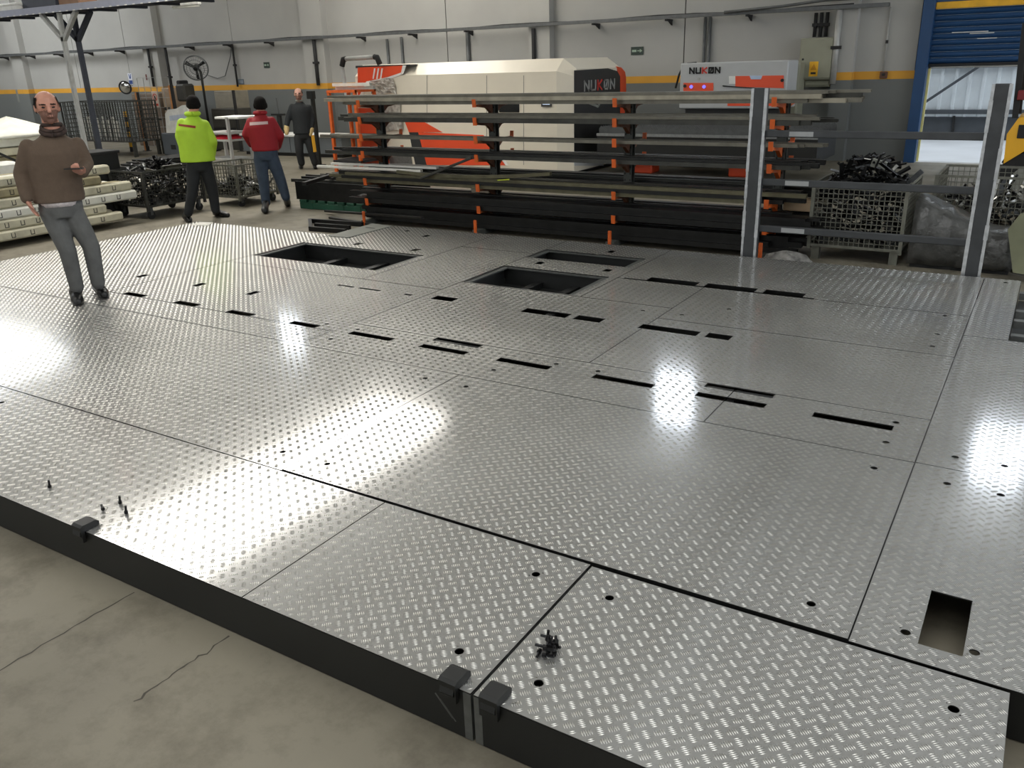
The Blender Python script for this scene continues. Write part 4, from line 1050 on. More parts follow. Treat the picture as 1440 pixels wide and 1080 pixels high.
mesh_crate('wire_crate',-1.02,.55,10.4,11.4,.16,.78,'long wire mesh crate with white and grey scrap at the right edge',m_wire,.06)
scrap('scrap_heap',-.98,.5,10.43,11.36,.16,.60,200,'pale strips and offcuts lying in the long wire crate',4,.45,(.15,.5))
m_film = mat('stretch_film_grey',(72,72,70),.28,0,var=.5,scale=9,bump=.8,bscale=22)
# film-wrapped bundle with a sloping top
t = empty('wrapped_bundle',(-.75,9.6,0),'low bundle wrapped in dark grey stretch film with a sloping top','bundle')
rings = []
for k in range(13):
    f = k/12; x = -1.07+f*.92; h = .66-.30*max(0,min(1,(f-.02)/.75))
    wob_ = lambda s: .018*math.sin(f*23+s*5)+.012*math.sin(f*41+s*9)
    rings.append([(x,9.27+wob_(1),.04),(x,9.25+wob_(2),h*.33),(x,9.27+wob_(3),h*.66),(x,9.30+wob_(4),h),(x,9.65,h+.02+wob_(5)),(x,10.05+wob_(6),h-.02),(x,10.08,.04)])
MB().loft(rings).build('film_wrap', m_film, t, smooth=True)
MB().box(-1.05,-.17,9.3,10.05,0,.05).build('skid', m_dark, t); settle(t)
t = empty('crumpled_film',(-.3,9.5,0),'glossy crumpled clear film hanging beside the right guard post','plastic film')
rings = []
for k in range(10):
    f = k/9; rings.append([(-.16+.42*u+.01*math.sin(9*f+u*5), 9.33+.05*math.sin(u*11+f*8)+.04*math.sin(f*19), .52*(1-f)+.03*math.sin(u*8)*(1-f)+.01) for u in np.linspace(0,1,9)])
V = [q for r_ in rings for q in r_]
MB().add(V,[(i*9+j,i*9+j+1,(i+1)*9+j+1,(i+1)*9+j) for i in range(9) for j in range(8)]).build('film', mat('film_pale',(120,120,118),.2,0,var=.5,scale=12,bump=.8,bscale=30), t, smooth=True); settle(t)
t = empty('olive_panel',(.05,9.1,0),'olive sheet panel leaning at the right edge of the picture','panel')
P = [on_y(1416,326,9.0),on_y(1434,304,9.0),on_y(1475,300,9.0),on_y(1475,392,9.0),on_y(1424,384,9.0)]
MB().prism([(p[0],9.0+.25*(p[2]),max(p[2],.0)) for p in P],(0,.02,0)).build('sheet', mat('olive_paint',(112,114,88),.6,var=.15), t); settle(t)
t = empty('crumpled_rag',(-2.25,8.95,0),'small grey-white rag heap on the floor behind the guard rail','rag')
p = on_y(1105,357,8.75)
rings = [[(p[0]+.24*(1-f**2)*math.cos(a)*(1+.2*math.sin(3*a)+.12*math.sin(5*a+9*f)), 8.75+.14*(1-f**2)*math.sin(a), .05+.13*f*(1+.45*math.sin(2*a+1)*(1-f)+.35*math.sin(4*a)*(1-f))) for a in np.linspace(0,2*math.pi,22,endpoint=False)] for f in (0,.25,.5,.75,.92,1.0)]
MB().loft(rings).build('cloth', mat('rag_grey',(118,116,112),.9,var=.65,scale=14,bump=1.0,bscale=12), t, smooth=True)
MB().box(p[0]-.2,p[0]+.2,8.65,8.85,0,.06).build('wood_block', m_dark, t); settle(t)
# fork truck
m_fk = mat('truck_yellow',(238,178,40),.4,var=.06,coat=.2); m_tyre = mat('tyre_rubber',(30,30,29),.8,var=.2,scale=15)
FYK = 13.2
t = empty('fork_truck',(.6,FYK,0),'yellow fork lift truck cut by the right edge of the picture','fork lift')
xa = on_y(1413,205,FYK)[0]
body = [(xa+.02,.62),(xa,1.0),(xa+.10,1.20),(xa+.30,1.27),(xa+1.5,1.27),(xa+1.75,1.0),(xa+1.75,.45),(xa+.95,.45),(xa+.85,.72),(xa+.62,.86),(xa+.30,.84)]
MB().prism([(x,FYK,z) for x, z in body],(0,1.05,0)).build('body_shell', m_fk, t)
MB().cbox(xa+.12,xa+.5,FYK-.015,FYK,.95,1.12,.01).build('recess', m_dark, t)
for x, r in ((xa+.34,.39),(xa+1.85,.34)):
    for y in (FYK+.03,FYK+.80):
        w = MB().cyl((x,y,r),(x,y+.22,r),r,n=28).build('tyre', m_tyre, t, smooth=False)
        tr = MB()
        for k in range(28):
            a = 2*math.pi*k/28; tr.obox((x+(r+.008)*math.cos(a),y+.11,r+(r+.008)*math.sin(a)),(math.cos(a),0,math.sin(a)),(0,1,0),(-math.sin(a),0,math.cos(a)),.014,.11,.02)
        tr.build('tread_lugs', m_tyre, w)
        MB().cyl((x,y-.01,r),(x,y+.02,r),r*.55,n=20).build('wheel_rim', m_mid, w)
for x0_, x1_ in ((on_y(1426,172,FYK)[0],on_y(1437,60,FYK)[0]),(xa+1.5,xa+1.25)):
    for y in (FYK+.06,FYK+.98): MB().bar((x0_,y,1.2),(x1_,y,2.35),.07,.07,up=(0,1,0)).build('guard_pillar', m_dark, t)
MB().box(xa+.1,xa+1.4,FYK+.02,FYK+1.02,2.33,2.39).build('roof_guard', m_dark, t)
p = on_y(1437,134,FYK-.02); MB().cbox(p[0]-.05,p[0]+.05,FYK-.02,FYK+.04,p[2]-.06,p[2]+.06,.01).build('tail_lamp', mat('lamp_red',(120,24,30),.3), t)
MB().cbox(xa+.7,xa+1.2,FYK+.25,FYK+.8,1.27,1.42,.04).cbox(xa+.62,xa+.78,FYK+.25,FYK+.8,1.3,1.85,.04).build('seat', m_blackp, t)
for y in (FYK+.2,FYK+.75): MB().box(xa+2.05,xa+2.15,y,y+.1,.05,2.4).build('mast', m_dark, t)
for y in (FYK+.2,FYK+.75): MB().box(xa+2.15,xa+3.2,y,y+.1,.04,.08).build('fork', m_dark, t)
settle(t)
# ------------------------------------------------------------------ stores and machines on the left
m_wrap = mat('wrapped_profile_cream',(196,190,166),.55,var=.18,scale=7)
m_wrapw = mat('wrapped_profile_white',(222,220,208),.5,var=.1,scale=7)
m_wrapb = mat('wrapped_profile_tan',(150,140,108),.6,var=.25,scale=7)
m_print = mat('print_black',(52,50,44),.7)
r3 = random.Random(21)
k = 0
ROWN = ['first','second','third','fourth','fifth','sixth']
# pile of long wrapped profiles lying front to back
for row in range(6):
    n = 5 if row < 4 else 3
    for j in range(n):
        w = .15; h = .125
        x1 = -11.40-j*(w+.012)-.05*row-r3.uniform(0,.01); z = .09+row*(h+.004)
        y1 = (7.35,7.55,7.9,7.6,7.5,7.35)[row]+r3.uniform(-.25,.35)-(.1 if j else 0)
        y0 = 1.2+r3.uniform(-.3,.3)
        mm = r3.choice([m_wrap,m_wrap,m_wrapw,m_wrapb]) if j else (m_wrap,m_wrap,m_wrapw,m_wrap,m_wrapb,m_wrap)[row]
        t = empty('wrapped_profile',(x1-w/2,(y0+y1)/2,z),'%s wrapped profile from the platform side, %s layer from below of the left floor pile' % (ORD[j],ROWN[row]),'wrapped profile','wrapped profiles, %s layer of the left pile' % ROWN[row])
        MB().cbox(x1-w,x1,y0,y1,z,z+h,.022).build('profile', mm, t)
        if j == 0:
            mb = MB(); s = r3.uniform(.2,.32); y = 4.6
            while y < y1-.12:
                zz = z+h*.5
                mb.box(x1+.0005,x1+.002,y-.028,y-.018,zz-.028,zz+.03).box(x1+.0005,x1+.002,y+.018,y+.028,zz-.028,zz+.03).box(x1+.0005,x1+.002,y-.028,y+.028,zz-.034,zz-.024)
                y += s
            mb.build('printed_mark', m_print, t, kind='stuff')
        MB().box(x1-w+.02,x1-.02,y1+.0005,y1+.004,z+.02,z+h-.02).build('open_end', m_print if r3.random() < .6 else mm, t)
        settle(t)
for y in (2.2,4.4,6.6):
    tag(MB().cbox(-12.45,-11.35,y-.05,y+.05,0,.088,.01).build('wood_bearer', mat('bearer_wood',(84,72,54),.8,var=.3)),('near','middle','far')[int((y-2.2)/2.2+.1)]+' wooden bearer under the left floor pile','bearer')
# pale sheets and cloth farther left
def drape(pts, m, name, label, cat, th=.1):
    # heap: height field between front edge points
    t = empty(name,(pts[0][0],pts[0][1],0),label,cat); return t
xw = -13.6
def heap(name, label, cat, c, sx, sy, h, m, z0, seed):
    r = random.Random(seed); n, k_ = 20, 7; rings = []
    for j in range(k_+1):
        f = j/k_; rings.append([(c[0]+sx*(1-f**1.6)*math.cos(a)*(1+.12*math.sin(3*a+seed)+.06*math.sin(7*a+j)),c[1]+sy*(1-f**1.6)*math.sin(a)*(1+.10*math.sin(2*a+seed)),z0+h*f*(1+.08*math.sin(5*a+seed))) for a in np.linspace(0,2*math.pi,n,endpoint=False)])
    o = MB().loft(rings).build(name, m, None, True); return tag(o,label,cat)
p = on_x(18,182,xw)
st = empty('sheet_stack',(xw,p[1],0),'stack of pale flat packs behind the man in the brown sweater','stack')
zz = 0
for k in range(9):
    h = (.16,.1,.12)[k % 3]; x1 = xw+.35+.08*math.sin(k*2.1); MB().cbox(xw-.8,x1,p[1]-2.6,p[1]+.55+.12*math.sin(k*1.7),zz,zz+h,.012).build('flat_pack', (m_wrapb,m_wrap,m_wrapw)[k % 3], st); zz += h+.012
settle(st); zst = zz
heap('white_cloth','white cloth heap on top of the pale flat packs','cloth',(xw-.1,p[1]+.0,0),.55,.75,.27,m_wrapw,zst,3)
q = on_x(8,240,-12.9)
tag(MB().cbox(-13.1,-12.62,q[1]-1.3,q[1]+.16,.0,q[2]+.12,.02).build('white_block',m_white),'white block standing left of the man in the brown sweater','block')
single((-12.58,q[1]-.25,q[2]+.3),(-12.58,q[1]+.22,q[2]+.02),.05,.03,m_dark,'black strap bar leaning over the white block','bar','strap_bar')
# black box and scrap crates
a = on_x(127,216,-12.35); b = on_x(166,214,-12.35)
t = empty('black_bin',(-12.6,(a[1]+b[1])/2,0),'tall matt black bin behind the cream profile pile','bin')
MB().cbox(-12.85,-12.35,a[1]-.05,b[1],0,a[2],.015).build('bin_body', m_blackp, t); MB().cbox(-12.87,-12.33,a[1]-.07,b[1]+.02,a[2]-.03,a[2]+.012,.008).build('rim', m_dark, t); settle(t)
mesh_crate('scrap_crate',-12.3,-11.50,8.0,9.05,.2,.70,'dark wheeled wire crate full of black scrap left of the man in the yellow jacket',m_wired,.055,.004,.12,True)
scrap('scrap_heap',-12.27,-11.53,8.03,9.02,.2,.80,300,'black steel scrap heaped in the dark wheeled wire crate on the left',6,.10)
tag(MB().obox(on_x(240,237,-11.6),(0,1,0),(.5,0,.85),(.85,0,-.5),.17,.07,.006).build('metal_offcut',mat('offcut_olive',(82,82,74),.5)),'flat olive plate on top of the scrap in the wheeled crate','offcut')
tag(MB().obox(on_x(212,240,-11.6),(0,.95,-.3),(.5,0,.85),(.85,0,-.5),.09,.025,.006).build('metal_offcut',m_scr2),'bright strip of scrap left of the olive plate in the wheeled crate','offcut')
mesh_crate('scrap_crate',-11.9,-11.1,9.42,10.25,.16,.66,'grey wheeled wire crate half full of scrap between the two workers',m_wire,.06,.004,.1,True)
scrap('scrap_heap',-11.87,-11.13,9.45,10.22,.16,.42,160,'scrap pieces lying in the grey wheeled wire crate',8,.3)
t = empty('black_trolley',(-13.2,9.6,0),'low black trolley with stacked dark plates behind the scrap crates','trolley')
MB().cbox(-13.6,-12.7,8.7,10.3,.55,.60,.01).build('platform', m_pd, t)
for i in range(4): MB().cbox(-13.5+.05*i,-12.8,8.9+.08*i,10.1+.05*i,.61+.03*i,.635+.03*i,.004).build('dark_plate', m_pd if i % 2 else m_pc, t)
for x in (-13.5,-12.8):
    for y in (8.85,10.15): MB().box(x-.02,x+.02,y-.02,y+.02,.12,.55).build('leg', m_pd, t); MB().cyl((x-.02,y,.06),(x+.02,y,.06),.06,n=12).build('wheel', m_dark, t)
settle(t)
# shelf trolley with a red bundle
TYY = 11.27; pz = on_y(333,165,TYY)
t = empty('shelf_trolley',(-13.6,TYY,0),'tall pale steel shelf trolley between the two workers','trolley')
x1 = on_z(333,262,0)[0]; x0 = x1-.75
for x in (x0,x1):
    for y in (TYY,TYY+.5): MB().bar((x,y,.1),(x,y,pz[2] if x == x1 else .95),.05,.05,up=(0,1,0)).build('post', m_condl, t); MB().cyl((x-.02,y,.05),(x+.02,y,.05),.05,n=12).build('wheel', m_dark, t)
for z in (on_y(320,188,TYY)[2],on_y(320,198,TYY)[2],on_y(320,225,TYY)[2]): MB().cbox(x0,x1,TYY-.01,TYY+.51,z-.02,z+.02,.005).build('shelf', m_condl, t)
zt_ = on_y(340,166,TYY)[2]; MB().cbox(x1-.35,x1+.3,TYY,TYY+.5,zt_-.02,zt_+.02,.005).build('shelf', m_white, t)
settle(t)
zsh = on_y(320,198,TYY)[2]+.02
heap('red_bundle','crumpled bright red bundle on the shelf trolley','bundle',((x0+x1)/2+.05,TYY+.22,0),.32,.2,.13,mat('red_cloth',(190,28,44),.7,var=.2,scale=10),zsh,5)
# grey bench along the wall behind the men
a = on_y(338,188,16.0); b = on_y(478,188,16.0)
t = empty('work_bench',((a[0]+b[0])/2,16.0,0),'long grey work bench with a white top behind the two workers','bench')
MB().cbox(a[0],b[0],16.03,16.7,.08,a[2]-.05,.01).build('bench_body', mat('bench_grey',(104,110,114),.5,var=.05), t)
MB().cbox(a[0]-.03,b[0]+.03,15.98,16.75,a[2]-.05,a[2],.008).build('worktop', m_white, t)
MB().box(a[0]+.05,b[0]-.05,16.08,16.65,0,.08).build('plinth', m_blackp, t)
for k in range(1,4): x = a[0]+(b[0]-a[0])*k/4; MB().box(x-.006,x+.006,16.025,16.031,.1,a[2]-.07).build('door_gap', m_dark, t)
settle(t)
q = on_y(388,160,16.2)
t = empty('bench_vice',(q[0],16.3,a[2]),'small black vice with a thin upright on the work bench','vice')
MB().cbox(q[0]-.12,q[0]+.12,16.2,16.4,a[2],a[2]+.1,.01).cbox(q[0]-.05,q[0]+.05,16.25,16.35,a[2]+.1,q[2]-.03,.01).cbox(q[0]-.25,q[0]+.2,16.25,16.35,q[2]-.05,q[2]+.0,.01).build('vice_body', m_blackp, t)
MB().cyl((q[0],16.3,q[2]),(q[0]-.02,16.3,q[2]+.38),.02,n=8).build('upright', m_cond, t); settle(t)
# grey machine with white hood
GYY = 15.2
a = on_y(226,187,GYY); b = on_y(264,213,GYY)
t = empty('hooded_machine',((a[0]+b[0])/2,GYY,0),'grey cabinet machine with a white moulded hood left of the yellow jacket','machine')
MB().cbox(a[0],b[0]+.1,GYY,GYY+.6,0,a[2],.02).build('cabinet_body', mat('slate_grey',(88,94,100),.5,var=.05), t)
hood = [on_y(x,y,GYY) for x, y in ((234,187),(232,160),(236,154),(247,153),(256,148),(262,149),(266,187))]
MB().prism(hood,(0,.35,0)).build('hood', m_white, t)
MB().prism([on_y(x,y,GYY-.01) for x, y in ((238,163),(262,160),(262,167),(239,170))],(0,.01,0)).build('window', mat('pale_blue_panel',(190,200,215),.4), t)
q = on_y(244,207,GYY-.005); MB().box(q[0]-.1,q[0]+.1,GYY-.008,GYY,q[2]-.06,q[2]+.06).build('socket', m_dark, t)
for x in (233,238): q = on_y(x,154,GYY+.3); MB().cyl((q[0],GYY+.3,q[2]-.02),(q[0],GYY+.3,q[2]+.06),.03,n=8).build('knob', m_dark, t)
settle(t)
# guard posts and mesh guard behind
m_op = mat('guard_post_orange',(198,132,74),.6,var=.1); m_brown = mat('machine_brown',(112,98,84),.65,var=.12); m_dkm = mat('machine_dark',(64,62,56),.6,var=.15)
def gpost(pt, pb_, Y, m, label, w=.07, back=True):
    a = on_y(*pt,Y); b = on_y(*pb_,Y); x = (a[0]+b[0])/2
    t = empty('guard_post',(x,Y,0),label,'post'); MB().box(x-w/2,x+w/2,Y,Y+w,0,a[2]).build('post_face', m, t)
    if back: MB().box(x+w/2,x+w/2+.07,Y,Y+w,0,a[2]).build('post_flank', m_dark, t)
    MB().box(x-.1,x+.12,Y-.03,Y+.12,0,.015).build('foot_plate', m_dark, t); settle(t); return x, a[2]
g1 = gpost((190,130),(205,213),15.9,m_op,'orange guard post with a black flank left of the fire sign')
g2 = gpost((236,120),(243,150),15.9,m_op,'tan guard post behind the white hooded machine')
g3 = gpost((328,127),(336,205),16.6,m_dark,'thin black guard post behind the shelf trolley',.06,False)
g4 = gpost((439,128),(446,232),14.6,m_blackp,'black guard post beside the man in black',.07,False)
q = on_y(446,131,14.58); tag(MB().cbox(g4[0]-.05,g4[0]+.14,14.5,14.605,q[2]-.12,q[2]+.05,.01).build('post_sensor',m_blackp),'small black box fixed on the post beside the man in black','sensor')
mg = empty('mesh_guard',((g1[0]+g2[0])/2,15.95,0),'light wire guard panel carrying the fire sign','guard panel')
mb = MB(); wires(mb,'x',g1[0]+.11,g2[0]-.04,15.95,.15,2.0,.25,.006); mb.build('wire_panel', m_condl, mg); settle(mg)
def block(px0, py0, px1, Y, d, label, m, name, cat='machine', detail=True):
    a = on_y(px0,py0,Y); b = on_y(px1,py0,Y); t = empty(name,((a[0]+b[0])/2,Y,0),label,cat)
    MB().cbox(a[0],b[0],Y,Y+d,0,a[2],.02).build('housing', m, t)
    if detail:
        MB().cbox(a[0]+.05,b[0]-.05,Y-.02,Y,a[2]*.55,a[2]-.08,.01).build('front_panel', m, t); MB().box(a[0]+.05,b[0]-.05,Y-.01,Y,a[2]*.50,a[2]*.53).build('gap', m_dark, t)
    settle(t); return t
block(184,132,224,17.2,1.0,'tall brown machine housing behind the orange guard posts',m_brown,'brown_housing')
block(226,124,243,16.9,.6,'tan machine column left of the drill head',mat('tan_paint',(160,140,118),.6),'machine_column')
block(296,153,330,16.9,.6,'dark bin-like machine behind the yellow jacket',m_dkm,'dark_machine')
block(300,128,330,17.6,.5,'pale brown machine panel under the ochre stripe right of the fan pole',mat('pale_brown',(138,132,118),.65),'machine_panel')
t = empty('drill_head',(on_y(257,130,16.6)[0],16.6,0),'dark drill press head above the worker in yellow','drill press')
q = on_y(256,113,16.6); q2 = on_y(258,140,16.6)
MB().cbox(q[0]-.16,q[0]+.02,16.5,16.8,q[2]-.35,q[2],.03).build('motor', m_dark, t); MB().cbox(q[0]-.18,q[0]+.2,16.45,16.85,q2[2]-.05,q2[2]+.42,.05).build('gear_head', m_dkm, t); MB().cyl((q[0]+.05,16.75,0),(q[0]+.05,16.75,q2[2]),.07,n=12).build('column', m_dkm, t); settle(t)
# large wire container with white strips
CYY = 14.55
a = on_y(84,144,CYY); b = on_y(176,142,CYY); c = on_y(100,197,CYY)
t = mesh_crate('wire_container',a[0],b[0],CYY,CYY+.9,c[2],a[2],'tall dark wire container holding bright white strips behind the brown sweater',m_wired,.12,.008,0)
for k in range(11):
    u = on_y(118+k*4.6,(166,164,170,168)[k % 4],CYY+.3); z1 = u[2]; l = (.55,.8,.45,.65)[k % 4]
    tag(MB().cbox(u[0]-.05,u[0]+.05,CYY+.25+.05*(k % 3),CYY+.28+.05*(k % 3),max(c[2],z1-l),z1,.005).build('white_strip',m_pw),'%s white strip from the left standing in the tall wire container' % (ORD+['eleventh'])[k],'strip','white strips in the wire container')
t = empty('warning_post',(on_z(186,214,0)[0],15.62,0),'yellow and black striped warning post left of the hooded machine','post')
p0 = on_y(173,157,15.62); p1 = on_y(184,209,15.62); n = 8
for k in range(n): MB().box(p1[0]-.05,p1[0]+.05,15.62,15.70,p0[2]*k/n,p0[2]*(k+1)/n).build('band', m_yel if k % 2 else m_dark, t)
settle(t)
q = on_y(34,134,WY-.02); t = empty('wall_box',(q[0],WY,q[2]),'grey switch box on the lower wall above the man in the brown sweater','switch box')
MB().cbox(q[0]-.3,q[0]+.25,WY-.15,WY-.004,q[2]-.25,q[2]+.22,.02).build('box_body', m_mid, t); MB().cbox(q[0]-.2,q[0]+.15,WY-.17,WY-.15,q[2]-.15,q[2]+.12,.008).build('door', m_mid, t); settle(t)
# orange shelf frame left of the cutting machine
OY = 13.75
t = empty('orange_shelf',(on_y(470,200,OY)[0],OY,0),'narrow orange shelf frame between the man in black and the machine','shelf')
xs_ = [on_y(466,180,OY)[0],on_y(502,180,OY)[0]]; zt_ = on_y(466,127,OY)[2]
for x in xs_:
    for y in (OY,OY+.6): MB().box(x-.03,x+.03,y,y+.06,0,zt_).build('post', m_rarm, t)
for z in (zt_,.75,.25): MB().box(xs_[0]-.03,xs_[1]+.03,OY-.01,OY+.66,z-.05,z).build('shelf_beam', m_rarm if z == zt_ else m_dark, t)
settle(t)
for k, (py, lab) in enumerate(((135,'upper'),(141,'lower'))):
    a = on_y(467,py,OY+.1); o = tag(hollow(MB(),a[0]-.02,a[0]+1.0,OY+.2+.1*k,zt_+.001+(.07*(1-k)),.09,.06).build('steel_profile',m_pw),'%s white profile lying on the orange shelf frame' % lab,'steel profile')
# paper on the far platform corner
pp = [on_z(x,y,DECK) for x, y in ((267,317),(280,313),(300,313),(293,317.5))]
tag(MB().prism([(p[0],p[1],DECK+.002) for p in pp],(0,0,.003)).build('paper_sheet',m_rag),'white sheet of paper on the far left corner of the platform','paper')
# ------------------------------------------------------------------ people
def cap(mb, p0, r0, p1, r1, n=12):
    p0 = np.array(p0, float); p1 = np.array(p1, float); d = p1-p0; L = np.linalg.norm(d); d = d/max(L,1e-6)
    a = np.cross(d,(0,0,1)) if abs(d[2]) < .9 else np.cross(d,(1,0,0)); a /= np.linalg.norm(a); b = np.cross(d,a)
    rings = []
    for (c, r, ts) in ((p0,r0,(-88,-60,-30,0)),(p1,r1,(0,30,60,88))):
        for t in ts:
            t = math.radians(t); o = c+d*r*math.sin(t); q = r*math.cos(t)
            rings.append([o+q*(a*math.cos(2*math.pi*i/n)+b*math.sin(2*math.pi*i/n)) for i in range(n)])
    mb.loft(rings)
def ell(mb, c, A, n=14, m=9):
    A = [np.array(v, float) for v in A]; c = np.array(c, float); rings = []
    for j in range(m+1):
        ph = math.pi*j/m-math.pi/2; ph = max(min(ph,1.54),-1.54)
        rings.append([c+math.cos(ph)*(A[0]*math.cos(t)+A[1]*math.sin(t))+A[2]*math.sin(ph) for t in np.linspace(0,2*math.pi,n,endpoint=False)])
    mb.loft(rings)
def tors(mb, rings, n=18):
    R = []
    for c, ax, ay in rings:
        c = np.array(c,float); R.append([c+np.array(ax)*math.cos(t)+np.array(ay)*math.sin(t) for t in np.linspace(0,2*math.pi,n,endpoint=False)])
    mb.loft(R)
def skin_over(mb, name, voxel, m, parent, it=6, fac=.5, floor_z=None):
    me = mb.mesh(name+'_src'); o = bpy.data.objects.new(name+'_src', me); col.objects.link(o)
    md = o.modifiers.new('r','REMESH'); md.mode = 'VOXEL'; md.voxel_size = voxel; md.use_smooth_shade = True
    ms = o.modifiers.new('s','SMOOTH'); ms.factor = fac; ms.iterations = it
    dg = bpy.context.evaluated_depsgraph_get(); ev = o.evaluated_get(dg)
    out = bpy.data.meshes.new_from_object(ev)
    bpy.data.objects.remove(o); bpy.data.meshes.remove(me)
    out.name = name; out.materials.clear(); out.materials.append(m)
    nv = len(out.vertices); co = np.empty(nv*3, np.float32); out.vertices.foreach_get('co', co); co = co.reshape(-1,3)
    if floor_z is not None:
        co[:,2] = np.maximum(co[:,2], floor_z); out.vertices.foreach_set('co', co.ravel()); out.update()
    for p in out.polygons: p.use_smooth = True
    return link(name, out, parent)
def shell(src, sel, off, name, m, parent):
    me = src.data; V = [v.co.copy() for v in me.vertices]; N = [v.normal.copy() for v in me.vertices]
    idx = {}; nv = []; nf = []
    for p in me.polygons:
        if sel(np.array(p.center)):
            q = []
            for i in p.vertices:
                if i not in idx: idx[i] = len(nv); nv.append(V[i]+N[i]*off)
                q.append(idx[i])
            nf.append(q)
    if not nf: return None
    m2 = bpy.data.meshes.new(name); m2.from_pydata(nv, [], nf); m2.update(); m2.materials.append(m)
    for p in m2.polygons: p.use_smooth = True
    return link(name, m2, parent)
m_skin = mat('skin',(196,140,118),.5,var=.06,scale=30); m_skin2 = mat('skin_light',(206,158,138),.5,var=.06,scale=30)
m_hair = mat('hair_black',(20,17,15),.85,var=.4,scale=60,spec=.15); m_beard = mat('beard_stubble',(124,88,74),.7,var=.2,scale=60)
m_eye = mat('eye_dark',(30,24,22),.2)
m_knit = mat('knit_brown',(96,80,66),.9,var=.08,scale=20,bump=.35,bscale=160); m_jean = mat('denim_grey',(96,96,94),.85,var=.14,scale=10,bump=.9,bscale=13)
m_shoe = mat('shoe_black',(20,20,20),.4); m_scarf = mat('scarf_plaid',(58,44,38),.9,var=.6,scale=26)
m_shirt = mat('shirt_white',(210,200,198),.8,var=.2,scale=40); m_hivis = mat('jacket_lime',(176,214,52),.7,var=.05,scale=8,bump=1.0,bscale=8)
m_trous = mat('trousers_black',(30,32,33),.85,var=.12,scale=10,bump=.9,bscale=12); m_red = mat('jacket_red',(150,18,30),.7,var=.06,scale=8,bump=1.0,bscale=8)
m_navy = mat('jeans_navy',(58,70,86),.85,var=.16,scale=10,bump=.9,bscale=12); m_dkt = mat('work_shirt_black',(27,31,33),.8,var=.1,scale=10,bump=.4,bscale=14)
m_glove = mat('work_glove',(196,174,120),.8,var=.1)

